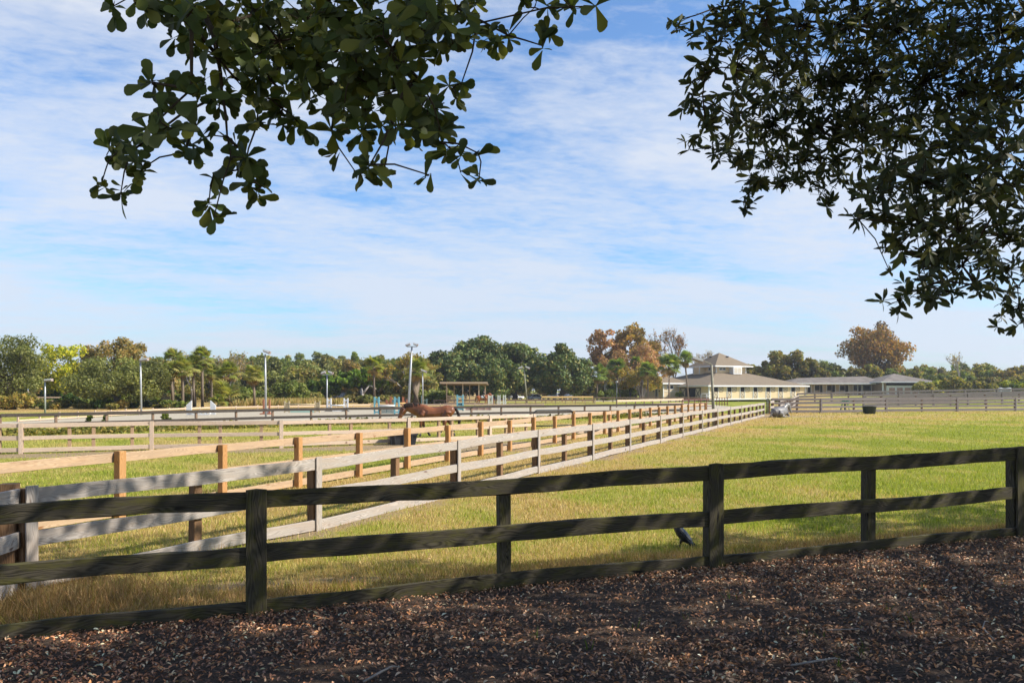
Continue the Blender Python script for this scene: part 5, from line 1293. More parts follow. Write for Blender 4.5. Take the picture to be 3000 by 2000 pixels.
baretree('low whitish leafless tree behind the left slope of the barn roof', 2046, 225, 110, 1020, 'grey', 300, 'palebark', 6, spread=.6)
baretree('thin bare tree standing above the woods at the right', 2812, 225, 55, 1026, 'grey', 150, 'palebark', 5, spread=.5)
baretree('thin pale tree behind the ridge of the long stable', 2417, 250, 50, 1054, 'green', 700, 'palebark', 5, spread=.55)
baretree('pale forked trunk leaning among the left palms', 572, 112, 46, 1096, 'mixed', 250, 'bark', 3, spread=.6, r0=.16)
# --- palms
def fan_tpl():
    T = []; TF = []
    def strip(pts, ws):
        o = len(T)
        for (x, y, z), (wx, wy) in zip(pts, ws): T.append((x - wx, y - wy, z)); T.append((x + wx, y + wy, z))
        for i in range(len(pts) - 1): TF.append((o + 2 * i, o + 2 * i + 1, o + 2 * i + 3, o + 2 * i + 2))
    strip([(0, 0, 0), (.3, 0, .03), (.55, 0, 0)], [(0, .018), (0, .014), (0, .012)])
    for i in range(13):
        a = math.radians(-115 + 230 * i / 12); l = .46 * (1 - .25 * abs(a) / 2); ca, sa = math.cos(a), math.sin(a)
        strip([(.53, 0, 0), (.53 + ca * l * .6, sa * l * .6, -.02), (.53 + ca * l, sa * l, -.16)], [(0, .004), (-sa * .042, ca * .042), (-sa * .006, ca * .006)])
    return np.array(T), TF
FAN = fan_tpl()
def palm(label, px, Y, w_px, top, base_px=None, pal='palm', skirt=.35, n=56, trunk_r=.17, cat='palm tree'):
    x = atx(px, Y); z = g(x, Y); H = atz(top, Y) - z; w = w_px * 1.18 / F * Y; rf = w * .56; hub = max(H - rf * .62, .4)
    root = thing('palm_tree', label, cat, (x, Y, z), R.uniform(0, 6))
    bx = 0 if base_px is None else (base_px - px) / F * Y
    a = -root.rotation_euler[2]; bx, by = bx * math.cos(a), bx * math.sin(a)
    one('trunk', lambda B: B.tube([(bx, by, -.1), (bx * .5 + R.uniform(-.1, .1), by * .5 + R.uniform(-.1, .1), hub * .5), (0, 0, hub * .86), (0, 0, hub)], [trunk_r * 1.2, trunk_r, trunk_r * 1.05, trunk_r * 1.5], 9), M['palmbark'], root, True)
    def fronds(nn, e0, e1, palette, sc, nm):
        az = NR.uniform(0, 6.283, nn); el = np.radians(NR.uniform(e0, e1, nn))
        A = np.stack([np.cos(az) * np.cos(el), np.sin(az) * np.cos(el), np.sin(el)], 1)
        N = np.stack([-np.cos(az) * np.sin(el), -np.sin(az) * np.sin(el), np.cos(el)], 1) + NR.normal(size=(nn, 3)) * .25
        B = unit(np.cross(N, A)); N = np.cross(A, B)
        P = np.tile([[0, 0, hub]], (nn, 1)) + A * .05
        V, f, s, c = instances(FAN[0], FAN[1], P, A, B, N, rf * sc * NR.uniform(.8, 1.15, nn), pick(palette, nn))
        fast_mesh(nm, V, f, s, c, M['leaf'], root)
    fronds(n, -25, 88, pal, 1.0, 'crown')
    if skirt: fronds(int(n * skirt * .6), -85, -20, 'deadfrond', .78, 'dead_fronds')
    return root
palm('tall palm highest of the left group beside the bare grey tree', 508, 110, 56, 1030, 506)
palm('tall palm at the right of the left group with a long straight trunk', 592, 108, 58, 1028, 593)
palm('low palm crown in front at the left of the palm group', 502, 106, 52, 1068, 505)
palm('short palm with a tan skirt and leaning trunk amid the left group', 533, 103, 56, 1060, 536)
palm('palm crown just left of the highest right palm of the group', 566, 107, 54, 1050, 568)
palm('small shadowy palm set back right of the left palm group', 619, 122, 46, 1074, 620)
palm('full round palm with drooping tan fronds left of the slim light pole', 670, 112, 62, 1072, 672)
palm('palm with a dead frond skirt just left of the slim light pole', 742, 107, 56, 1078, 745, skirt=.7)
palm('round palm standing above the bright cedar left of the leaning pole', 1096, 128, 52, 1052, 1098, n=50)
palm('bulky palm with a shaggy trunk behind the tallest light pole', 1222, 122, 66, 1062, 1219, skirt=1.0, trunk_r=.55, n=56)
palm('palm with hanging tan fronds right of the lone magnolia', 1752, 178, 52, 1076, 1749, 'palmlush', .6)
palm('palm leaning over a pale trunk left of the olive crape myrtle', 1806, 186, 50, 1058, 1820, 'palmlush', .3)
palm('small palm top peeking above the olive crape myrtle', 1864, 196, 34, 1050, 1866, 'palmlush', 0)
palm('round green palm in front of the olive crape myrtle', 1898, 176, 50, 1068, 1900, 'palmlush', .5)
palm('wide palm in front of the barn wing window', 1960, 176, 62, 1048, 1960, 'palmlush', .4, 52)
palm('tallest barn palm with a thin curved trunk before the sliding doors', 2008, 178, 44, 1036, 2018, 'palmlush', .5)
for lb, px, Y, w, t in (('bushy stemless palmetto under the full round palm', 655, 106, 82, 1130), ('small palmetto clump under the big grey green oak right of its trunk', 452, 112, 48, 1164), ('small palmetto beside the right white jump wing', 640, 104, 50, 1172), ('small palmetto left of the pale forked cedar trunk', 1024, 150, 30, 1148)):
    palm(lb, px, Y, w, t, None, 'palm', .2, 40, .16, 'palmetto')
# --- middle
tree('bright green cedar behind the twin lamp pole and white jump', 955, 150, 110, 1092, 'cedar', 'cedar_tree')
tree('wide bright green cedar with a pale forked trunk beside the navy truck', 1062, 150, 150, 1078, 'cedar', 'cedar_tree', zb=2.6, n_mult=1.2)
tree('dark green cedar right of the red brown jump stands', 848, 128, 110, 1112, 'green', 'bushy_tree')
tree('low round dark oak between the left palms and the slim light pole', 702, 118, 75, 1130, 'green', 'bushy_tree')
def forked():
    x, Y = atx(1062, 146), 146; r = thing('dead_tree', 'pale forked dead trunk with one broken arm beside the navy truck', 'dead tree', (x, Y, 0))
    k = Y / F
    def f(B):
        B.tube([(0, 0, 0), (0, 0, 24 * k), (-3 * k, 0, 44 * k)], [.42, .34, .16], 8)
        B.tube([(0, 0, 22 * k), (8 * k, 0, 36 * k), (20 * k, 0, 51 * k)], [.24, .2, .15], 7); B.tube([(20 * k, 0, 51 * k), (30 * k, 0, 47 * k), (40 * k, 0, 40 * k)], [.15, .14, .1], 7)
        B.tube([(0, 0, 20 * k), (-8 * k, .2, 34 * k)], [.2, .08], 6)
    one('trunk', f, M['palebark'], r, True)
    r = thing('post', 'lone weathered timber post under the broken arm of the dead tree', 'post', (atx(1096, 140), 140, 0))
    one('post', lambda B: B.board((0, 0, 0), (0, 0, 3.3), (1, 0, 0), .28, .28, .02, 3, .02), M['w_brown'], r)
forked()
baretree('broad airy green tree showing grey branches behind the tallest light pole', 1190, 150, 190, 1028, 'olive', 4200, 'palebark', 6, 'airy_tree', .6, 5.0)
tree('leafy yellow green tree top behind the bulky shaggy palm', 1232, 170, 110, 1045, 'mixed', 'mixed_tree')
tree('leftmost dark magnolia of the row behind the shelter', 1312, 176, 175, 1024, 'magnolia', 'magnolia_tree')
tree('tallest dark magnolia right behind the shelter', 1402, 182, 200, 982, 'magnolia', 'magnolia_tree', n_mult=1.25)
tree('dark magnolia just left of the leaning wooden pole', 1508, 184, 190, 1002, 'magnolia', 'magnolia_tree', n_mult=1.15)
tree('broad low magnolia filling the row between the shelter and the leaning pole', 1450, 172, 190, 1046, 'magnolia', 'magnolia_tree')
tree('lone cone shaped dark magnolia right of the leaning wooden pole', 1648, 178, 185, 1004, 'magnolia', 'magnolia_tree', n_mult=1.2)
tree('rust red tree top behind the lone magnolia', 1775, 214, 120, 962, 'rust', 'autumn_tree')
tree('tall gold and green autumn tree highest beside the barn', 1858, 216, 165, 945, 'goldgreen', 'autumn_tree')
tree('pinkish tan crape myrtle in front of the autumn trees', 1858, 200, 200, 1002, 'crape', 'crape_myrtle', n_mult=1.1)
tree('olive crape myrtle with many slim stems left of the barn wing', 1876, 184, 165, 1068, 'olive', 'crape_myrtle')
def stems():
    r = thing('bare_shrub', 'bundle of bare slim stems below the olive crape myrtle', 'shrub', (atx(1880, 182.5), 182.5, 0))
    def f(B):
        for i in range(16):
            a = R.uniform(0, 6.28); s = R.uniform(.8, 2.4)
            B.tube([(.3 * math.cos(a), .3 * math.sin(a), 0), (s * .4 * math.cos(a), s * .4 * math.sin(a), 1.6), (s * 1.1 * math.cos(a), s * math.sin(a), 4.4)], [.13, .1, .05], 6)
    one('stem', f, M['palebark'], r, True)
stems()
tree('clipped round hedge bush left of the small lamp post', 1776, 172, 52, 1141, 'shrub', 'hedge_bush', 'bush')
tree('tall dark shrub between the lamp post and the crape myrtle stems', 1846, 186, 62, 1128, 'shrub', 'shrub', 'bush')
tree('dark shrub right behind the clipped hedge bush', 1806, 196, 60, 1122, 'shrub', 'shrub', 'bush')
tree('small green bush at the corner of the barn wing', 1990, 196, 22, 1146, 'shrub', 'shrub', 'bush', n_mult=.5)
tree('small yellow bush right of the tallest light pole', 1231, 150, 16, 1166, 'goldpine', 'shrub', 'bush', n_mult=.3)
# --- right
tree('vine covered tree highest behind the right part of the barn roof', 2296, 240, 130, 1022, 'vine', 'vine_tree', n_mult=1.2)
tree('lower vine covered tree right of the highest one behind the stable ridge', 2372, 238, 100, 1048, 'vine', 'vine_tree')
tree('dark vine covered tree just right of the barn centre roof', 2238, 244, 70, 1056, 'vine', 'vine_tree')
tree('small olive tree touching the right edge of the barn centre roof', 2204, 250, 50, 1064, 'mixed', 'mixed_tree')
tree('large round orange autumn tree behind the long stable', 2562, 262, 196, 940, 'orange', 'autumn_tree', zb=4.5)
tree('low green tree under the left side of the orange tree', 2515, 252, 80, 1080, 'vine', 'vine_tree')
tree('low brown green tree left of the orange tree behind the ridge', 2455, 256, 80, 1068, 'mixed', 'mixed_tree')
tree('dark low tree right below the orange tree at the hipped roof', 2610, 255, 60, 1078, 'green', 'bushy_tree')
# --- far woods that read as one mass
def woods(name, label, rows, mt='leaf', base_fill=True):
    parts = []; tr = MB()
    for (px, Y, w_px, top, pal, n) in rows:
        x = atx(px, Y); z = g(x, Y); H = atz(top, Y) - z; w = w_px / F * Y
        cs, rs = crown_lobes(w, w * .8, H * .0, H, 20, .33)
        cs = cs + np.array([x, Y, z])
        parts.append(lobe_leaves(cs, rs, n, 6.3 / F * Y, pal, .3))
        tr.tube([(x, Y, z), (x + .2, Y, z + H * .7)], [.22, .1], 5)
    V, f, s, c = join(parts)
    o = fast_mesh(name, V, f, s, c, M[mt]); tag(o, label, 'woods', kind='stuff')
    t = tr.build('woods_trunks', M['bark'], o); t['kind'] = 'stuff'
rows = []
for i in range(84):
    px = R.uniform(400, 1340); Y = R.uniform(150, 230); top = 1046 + R.uniform(-10, 16) - 6 * math.sin((px - 500) / 130)
    if Y < 180: top += 30
    rows.append((px, Y, R.uniform(75, 130), top, R.choice(['mixed', 'green', 'oak', 'mixed', 'olivebrown', 'oak']), 3200))
for px, t in ((890, 1036), (925, 1034), (958, 1040), (1000, 1044), (1036, 1034), (790, 1044), (1112, 1042), (745, 1040), (840, 1044)): rows.append((px, 232, R.uniform(42, 70), t - 6, R.choice(['green', 'mixed', 'oak', 'olivebrown']), 1800))
for px in range(560, 1300, 34): rows.append((px + R.uniform(-10, 10), 238, R.uniform(80, 120), 1050 + R.uniform(-8, 8), R.choice(['green', 'mixed', 'oak', 'olivebrown']), 2400))
rows += [(R.uniform(480, 1340), R.uniform(134, 150), R.uniform(55, 95), R.uniform(1138, 1160), R.choice(['green', 'green', 'oak', 'mixed']), 1500) for i in range(26)]
woods('left_woods', 'dense mixed green woods behind the arena and the light poles', rows)
rows = [(R.uniform(-260, 520), R.uniform(126, 165), R.uniform(80, 140), R.uniform(1060, 1110), R.choice(['green', 'mixed', 'oak', 'olivebrown']), 1300) for i in range(20)]
rows += [(R.uniform(-160, 560), R.uniform(108, 122), R.uniform(50, 95), R.uniform(1135, 1172), R.choice(['green', 'green', 'darkcedar', 'mixed']), 1300) for i in range(34)]
rows += [(R.uniform(-120, 545), R.uniform(95, 104), R.uniform(30, 60), R.uniform(1168, 1184), R.choice(['green', 'weed', 'darkcedar', 'mixed', 'goldpine']), 700) for i in range(34)]
woods('left_edge_woods', 'shadowy undergrowth woods behind the big left oaks', rows)
rows = []
for i in range(70):
    px = R.uniform(2130, 3300); Y = R.uniform(235, 330); top = 1070 + R.uniform(-8, 24) - (px > 2650) * 4
    if Y > 300: top = 1062 + R.uniform(-6, 12)
    rows.append((px, Y, R.uniform(50, 105), top, R.choice(['vine', 'mixed', 'green', 'mixed', 'vine', 'olivebrown']), 2000))
for i in range(34):
    px = R.uniform(2690, 3300); Y = R.uniform(190, 226); rows.append((px, Y, R.uniform(50, 90), R.uniform(1100, 1122), R.choice(['weed', 'vine', 'yellow', 'green', 'weed']), 1800))
woods('right_woods', 'low tangled autumn woods along the right horizon', rows)
rows = [(R.uniform(1500, 2150), R.uniform(228, 260), R.uniform(60, 110), R.uniform(1098, 1126), R.choice(['mixed', 'green', 'vine']), 1800) for i in range(30)]
woods('back_woods', 'low dark woods behind the magnolias and the barn', rows)
rows = [(R.uniform(-1400, -180), R.uniform(130, 220), R.uniform(80, 140), R.uniform(1020, 1080), R.choice(['green', 'mixed', 'oak']), 700) for i in range(24)] + [(R.uniform(3250, 4600), R.uniform(230, 320), R.uniform(80, 130), R.uniform(1060, 1100), R.choice(['green', 'mixed', 'vine']), 600) for i in range(24)]
woods('outer_woods', 'woods continuing past both sides of the picture', rows)
# weeds along the arena fence, tan reeds by the far arena edge
def weeds():
    parts = []; pts = []
    for a, b in zip(knots[:-1], knots[1:]):
        a = np.array(a); b = np.array(b); n = int(math.dist(a, b) * 40)
        t = NR.random(n)[:, None]; d = (b - a) / np.linalg.norm(b - a); rn = np.array([d[1], -d[0]])
        p = a + (b - a) * t + rn * (NR.uniform(-.5, 1.7, n))[:, None]; pts.append(p)
    p = np.concatenate(pts); n = len(p)
    hgt = .16 + .32 * np.abs(wnoise(p[:, 0], p[:, 1], .9, 2)) ** 1.2 + .12 * NR.random(n)
    k = 5; P = np.repeat(p, k, 0) + NR.normal(size=(n * k, 2)) * .15; hh = np.repeat(hgt, k) * NR.uniform(.2, 1.1, n * k)
    P3 = np.concatenate([P, (hh * NR.uniform(.3, 1, n * k) + gz(P[:, 0], P[:, 1]))[:, None]], 1)
    A, B, N = frames(NR.normal(size=(n * k, 3)) + np.array([.2, -.3, .5]))
    return instances(QUAD[0], QUAD[1], P3, A, B, N, NR.uniform(.10, .26, n * k), pick('weed', n * k))
V, f, s, c = weeds()
tag(fast_mesh('fence_weeds', V, f, s, c, M['leaf']), 'tangled low weeds along the foot of the dark arena fence', 'weeds', kind='stuff')
for lb, px, Y, w, t in (('green weed bush poking through the arena fence below the grey slatted wing', 487, 47.5, 34, 1207), ('small weed bush at the arena fence below the big oak', 262, 44, 22, 1213), ('small weed bush at the arena fence right of the first light pole', 308, 45.5, 22, 1212)):
    tree(lb, px, Y, w, t, 'shrub', 'weed_bush', 'weed bush', n_mult=.25)
def reeds():
    n = 5200; px = NR.uniform(640, 1010, n); Y = NR.uniform(114, 130, n); P = np.stack([atx(px, Y), Y, np.zeros(n)], 1)
    h = NR.uniform(.5, 1.4, n); A = unit(np.stack([NR.normal(size=n) * .25, NR.normal(size=n) * .25, np.ones(n)], 1)); A, B, N = A, unit(np.cross(A, NR.normal(size=(n, 3)))), None
    N = np.cross(A, B); T = np.array([(0, -.06, 0), (0, .06, 0), (.6, .05, 0), (1, 0, .1)])
    cols = np.array([(.42, .30, .12), (.34, .24, .09), (.28, .25, .08)])[NR.integers(0, 3, n)]
    return instances(T, [(0, 1, 2, 3)], P, A, B, N, h, cols)
V, f, s, c = reeds()
tag(fast_mesh('tan_reeds', V, f, s, c, M['grass']), 'band of tall tan dry grass beyond the arena in front of the woods', 'dry grass', kind='stuff')
# ================================================================== the two oaks overhead
D2 = 1.2755
def oak_overhead(label, name, blobs, depth_fn, base, fork, roots, tpl, leaf, per, cols, jitter, extra=None, rosette=True, seed=1, face=(0, -.25, .9)):
    """blobs: (x, y, radius) of the leaf sprays seen in the picture; each gets its own distance and is hung on a branching set of twigs"""
    rr = random.Random(seed); nr = np.random.default_rng(seed)
    root = thing(name, label, 'tree', (base[0], base[1], g(*base)))
    b0 = np.array([base[0], base[1], g(*base)])
    C = []; RAD = []
    for (bx, by, br) in blobs:
        Y = depth_fn(bx, by, rr); px, py = bx * D2, by * D2
        C.append((atx(px, Y), Y, atz(py, Y))); RAD.append(br * D2 / F * Y)
    C = np.array(C); RAD = np.array(RAD); rt = np.array(roots)
    # twigs
    B = MB(); key = np.array([min(np.linalg.norm(c - r) for r in rt) for c in C]); order = np.argsort(key); done = []
    loc = lambda p: tuple(np.array(p) - b0)
    kids = {}
    par = {}
    for i in order:
        cand = [(np.linalg.norm(C[i] - C[j]) + .15 * key[j], j) for j in done if key[j] < key[i]]
        dr = min((np.linalg.norm(C[i] - r), k) for k, r in enumerate(rt))
        if cand and min(cand)[0] < dr[0]: par[i] = min(cand)[1]
        else: par[i] = -1 - dr[1]
        done.append(i)
    cnt = {i: 1 for i in range(len(C))}
    for i in order[::-1]:
        if par[i] >= 0: cnt[par[i]] += cnt[i]
    for i in order:
        p = C[par[i]] if par[i] >= 0 else rt[-1 - par[i]]
        m = (p + C[i]) / 2 + np.array([rr.uniform(-1, 1), rr.uniform(-1, 1), rr.uniform(-.2, 1)]) * .10 * np.linalg.norm(p - C[i])
        r1 = .0015 * math.sqrt(cnt[i]) + .0011
        B.tube([loc(p), loc(m), loc(C[i])], [r1 * 1.15, r1, r1 * .75], 6)
    P = []; A = []; N = []; SZ = []
    for c, r in zip(C, RAD):
        nleaf = max(4, int(per * (r / .075) ** 2))
        nros = max(1, nleaf // 8)
        for k in range(nros):
            o = c + nr.normal(size=3) * np.array([.5, .75, .45]) * r * (0 if nros == 1 else 1)
            ax = nr.normal(size=3) + np.array([0, 0, -.35]); ax /= np.linalg.norm(ax)
            B.tube([loc(c), loc((c + o) / 2 + nr.normal(size=3) * .01), loc(o)], [.003, .0022, .0016], 5)
            m = max(4, int(round(nleaf / nros)))
            for q in range(m):
                d = nr.normal(size=3) + ax * .45; d /= np.linalg.norm(d)
                P.append(o + ax * nr.uniform(-.02, .02)); A.append(d); N.append(nr.normal(size=3) * .62 + np.array(face)); SZ.append(leaf * nr.choice((.55, .8, 1.0, 1.0, 1.15, 1.35)) * nr.uniform(.85, 1.1))
    P, A, N, SZ = np.array(P) - b0, np.array(A), np.array(N), np.array(SZ)
    A, Bv, N = frames(N, A)   # keep the length axis close to A
    cc = np.array(cols); col = cc[nr.integers(0, len(cc), len(P))] * (1 + .2 * nr.normal(size=(len(P), 1)))
    parts = [instances(tpl[0], tpl[1], P, A, Bv, N, SZ, np.clip(col, .004, .6))]
    if extra is not None:
        E, es = extra
        n = len(E); a, b2, nn = frames(nr.normal(size=(n, 3)) * .8 + np.array([0, 0, .8]))
        parts.append(instances(LANCE[0] * np.array([1, 2.0, 1]), LANCE[1], E - b0, a, b2, nn, es, np.clip(cc[nr.integers(0, len(cc), n)], .004, .6)))
    V, f, s, c = join(parts)
    fast_mesh('crown', V, f, s, c, M['oakleaf'], root)
    # trunk and limbs out of the picture
    T = MB(); T.v, T.f, T.uv = B.v, B.f, B.uv; T.m = [1] * len(B.f); fk = np.array(fork)
    T.tube([(0, 0, -.2), loc((b0 + fk) / 2 + np.array([.1, .1, 0])), loc(fk)], [.42, .34, .27], 12)
    for r in rt: T.tube([loc(fk), loc((fk + r) / 2 + np.array([0, 0, .25])), loc(r)], [.2, .11, .035], 8)
    if extra is not None:
        for k in range(26):
            e = extra[0][nr.integers(0, len(extra[0]))]; T.tube([loc(fk), loc((fk + e) / 2 + nr.normal(size=3) * .3), loc(e)], [.14, .08, .02], 6)
    T.build('trunk', [M['bark'], M['twig']], root, True)
    return root
LB = [(440, 60, 45), (580, 20, 50), (640, 95, 50), (720, 90, 50), (800, 85, 50), (880, 85, 50), (960, 75, 48), (1050, 20, 48), (700, 185, 45), (820, 160, 50), (900, 165, 48), (540, 180, 42), (620, 185, 45), (960, 180, 40), (260, 15, 25), (320, 22, 35), (400, 28, 50), (470, 35, 50), (540, 50, 60), (620, 50, 60), (700, 50, 60), (780, 45, 60), (860, 45, 60), (940, 35, 60), (1020, 50, 60), (1095, 55, 50), (1135, 90, 35), (1168, 82, 16), (1228, 18, 36), (1258, 75, 24), (1245, 105, 20), (1310, 15, 28), (1368, 14, 22),
 (430, 100, 36), (500, 130, 50), (580, 130, 60), (660, 140, 60), (740, 140, 60), (820, 120, 60), (900, 110, 60), (970, 100, 48), (350, 190, 32), (372, 222, 38), (440, 205, 40), (510, 215, 45), (590, 215, 48), (648, 250, 46), (590, 288, 32), (692, 288, 28), (770, 195, 58), (850, 195, 60), (920, 205, 58), (980, 225, 40), (1038, 205, 30), (1060, 192, 20),
 (340, 300, 32), (300, 350, 40), (250, 368, 32), (232, 426, 24), (278, 440, 28), (330, 385, 38), (400, 300, 42), (425, 350, 36), (450, 286, 22), (522, 315, 36), (530, 365, 34), (490, 405, 26), (480, 465, 26), (492, 496, 16), (562, 395, 34), (600, 430, 28), (582, 385, 26),
 (762, 300, 26), (772, 352, 20), (820, 400, 30), (850, 378, 34), (880, 402, 16), (790, 255, 38), (840, 268, 45), (900, 275, 45), (960, 272, 40), (1000, 325, 40), (1038, 345, 32), (960, 322, 28), (1058, 395, 16), (1098, 352, 16), (1100, 412, 18), (985, 402, 14), (1012, 300, 26)]
lx = lambda px, py, Y: (atx(px, Y), Y, atz(py, Y))
oak_overhead('oak with broad rounded leaves hanging into the top left of the picture', 'oak_tree', LB, lambda x, y, r: 2.75 + .35 * math.sin(x * .012) + r.uniform(-.22, .22), (.9, -3.2), (.4, -1.0, 4.9),
    [lx(1180, -160, 2.7), lx(800, -140, 2.6), lx(1500, -120, 2.8), lx(560, -90, 2.8)], OBOV, .060, 44, [(.075, .10, .028), (.06, .084, .026), (.10, .12, .028), (.076, .09, .035), (.16, .165, .032)], .2, None, True, 3, (0, -.9, .35))
RB = [(1545, 50, 14), (1565, 68, 20), (1592, 86, 20), (1640, 20, 30), (1640, 100, 36), (1690, 40, 55), (1760, 50, 70), (1850, 60, 90), (1950, 60, 100), (2060, 70, 110), (2180, 70, 110), (2300, 70, 110), (1620, 168, 40), (1690, 160, 60), (1780, 170, 80), (1880, 180, 90), (2000, 190, 100), (2120, 190, 100), (2230, 200, 100), (2330, 200, 80),
 (1596, 228, 30), (1620, 280, 40), (1596, 318, 22), (1690, 270, 62), (1780, 280, 75), (1880, 290, 80), (1980, 300, 70), (2080, 310, 80), (2200, 320, 90), (2310, 320, 80), (1586, 345, 12), (1650, 345, 24), (1700, 360, 46), (1770, 370, 52), (1850, 370, 56), (1920, 368, 38), (1730, 412, 32), (1708, 470, 22), (1722, 440, 20), (1800, 430, 28), (1880, 430, 30), (1895, 468, 20), (1928, 415, 20),
 (2040, 400, 66), (2010, 440, 44), (2120, 420, 80), (2220, 430, 90), (2320, 430, 80), (1970, 502, 26), (2030, 500, 54), (2110, 520, 70), (2200, 530, 76), (2300, 540, 80), (2060, 570, 34), (2130, 600, 56), (2210, 610, 58), (2310, 620, 50), (2042, 620, 16), (2120, 660, 42), (2060, 690, 28), (2028, 690, 14), (2180, 670, 34), (2240, 655, 30), (2310, 680, 24), (2340, 700, 26), (2288, 742, 18), (2345, 742, 22), (2145, 690, 22)]
# shading crown above and to the right, outside the picture
def canopy():
    n = 78001; x = NR.uniform(-6.5, 24, n); y = NR.uniform(-3, 15, n); z = 5.2 + 6.0 * NR.random(n) ** 1.3
    sh = math.cos(EL) / math.sin(EL) * math.sin(AZ)                                                     # metres a shadow travels per metre of height
    gxs, gys = x - sh * z, y - math.cos(EL) / math.sin(EL) * math.cos(AZ) * z
    s = (gxs - FP[0]) * FN[0] + (gys - FP[1]) * FN[1]; t = (gxs - FP[0]) * FD[0] + (gys - FP[1]) * FD[1]
    lim = np.interp(t, [-12, -5.2, -4.2, -2.5, -.7, .1, 1.5, 4.2, 6, 9, 14], [-2.4, -2.6, -4.6, -5.9, -6.4, -2.7, -2.7, -2.3, -2.9, -3.9, -4.4])
    jag = .7 * wnoise(gxs, gys, 1.4, 1)
    keep = (s > lim + jag) & (s < 5.6)
    holes = wnoise(gxs, gys, 1.55, 6) + .55 * wnoise(gxs, gys, 3.7, 2)
    keep &= holes < .66 + .25 * NR.random(n)
    px = 1500 + F * x / np.maximum(y, .05); py = YH - (z - CH) / np.maximum(y, .05) * F
    keep &= ~((y > -.3) & (px > -150) & (px < 3150) & (py > -150))
    for cx, cy, rx, ry in ((4.25, 9.1, .75, .26), (6.2, 9.9, .6, .2), (3.3, 7.3, .35, .12), (-4.0, 6.75, .34, .16), (1.7, 8.3, .3, .12), (4.9, 7.9, .3, .1), (1.2, 9.1, .18, .3), (4.4, 10.1, .4, .3), (-1.2, 8.4, .2, .2), (3.6, 8.7, .5, .14), (5.6, 8.9, .5, .16), (2.6, 7.9, .25, .1), (.6, 7.6, .22, .1), (3.9, 6.6, .4, .12), (-2.6, 7.0, .2, .1), (5.3, 10.6, .25, .4), (2.6, 9.6, .2, .35), (-.2, 9.0, .16, .3)): keep &= (((gxs - cx) / rx) ** 2 + ((gys - cy) / ry) ** 2) > 1  # leaf gaps shaped so sun flecks fall on chosen ground spots
    E = np.stack([x, y, z], 1)[keep]
    return E, NR.uniform(.14, .24, len(E))
oak_overhead('live oak with small narrow leaves filling the top right of the picture', 'live_oak', RB, lambda x, y, r: 5.0 + .9 * math.sin(x * .006 + y * .009) + r.uniform(-.55, .55), (9.8, 1.2), (8.6, 2.6, 4.4),
    [lx(2800, -250, 5.2), lx(3250, 150, 5.0), lx(2450, -220, 5.6), lx(3300, 620, 5.4)], LANCE, .070, 37, [(.056, .07, .03), (.042, .056, .026), (.08, .09, .034), (.065, .07, .038), (.12, .115, .036)], .2, canopy(), True, 5, (0, -.6, .5))
# ================================================================== leaf litter on the mulch
def litter():
    n = 105000
    t = NR.uniform(-6.5, 12.5, n); s = NR.uniform(-.08, 5.2, n) ** 1.0
    dens = .35 + .65 * sstep(-.5, .5, wnoise(t, s, 1.1, 2)) ; keep = NR.random(n) < np.clip(dens + .25 * np.exp(-s / .8), 0, 1)
    t, s = t[keep], s[keep]; t = np.concatenate([t, NR.uniform(-5, 12, 420)]); s = np.concatenate([s, -NR.gamma(1.5, .8, 420) - .05]); n = len(t)
    x = FP[0] + t * FD[0] + s * FN[0]; y = FP[1] + t * FD[1] + s * FN[1]
    z = gz(x, y) + .012 * np.clip(s / .3, 0, 1) + .022 + .016 * wnoise(x, y, 7, 5) * np.clip(s / .4, 0, 1) + NR.uniform(0, .022, n)
    N = NR.normal(size=(n, 3)) * .42 + np.array([0, 0, 1]); A, B, N = frames(N)
    pal = np.array([(.20, .105, .06), (.13, .07, .042), (.27, .175, .11), (.075, .045, .032), (.33, .25, .18), (.24, .12, .055), (.10, .065, .05), (.05, .033, .026)])
    col = pal[NR.choice(len(pal), n, p=[.17, .17, .13, .17, .07, .1, .12, .07])] * (1 + .18 * NR.normal(size=(n, 1)))
    warm = sstep(3.5, -3, t)[:, None]; col = col * (1 + warm * np.array([.25, .08, .0]))
    return instances(DRY[0], DRY[1], np.stack([x, y, z], 1), A, B, N, NR.uniform(.02, .05, n), np.clip(col * np.array([2.55, 2.45, 2.35]), .01, .75))
V, f, s, c = litter()
tag(fast_mesh('fallen_leaves', V, f, s, c, M['litter']), 'brown fallen oak leaves scattered over the mulch', 'fallen leaves', kind='stuff')
def sticks():
    for lb, px, py, L, a, r, bend in (('pale bent stick at the bottom edge left of the middle', 1120, 1985, .34, .9, .008, .05), ('thin dry twig in the lower right corner of the mulch', 2905, 1900, .5, 1.1, .005, .12), ('long dry twig at the bottom right of the mulch', 2400, 1990, .42, .15, .007, .05), ('short grey twig on the mulch right of the middle', 2480, 1890, .3, -.3, .004, .06)):
        Y = (CH - .33) * F / (py - YH); x = atx(px, Y); z = g(x, Y) + .055
        one_ = MB(); d = Vector((math.cos(a), math.sin(a), 0)); pd = Vector((-d.y, d.x, 0))
        one_.tube([Vector((x, Y, z)) - d * L / 2, Vector((x, Y, z + .015)) + pd * bend * L, Vector((x, Y, z + .03)) + d * L * .3 + pd * bend * L * .6, Vector((x, Y, z + .01)) + d * L / 2], [r, r * 1.1, r * .8, r * .4], 6)
        tag(one_.build('twig', M['palebark'], None, True), lb, 'twig')
sticks()
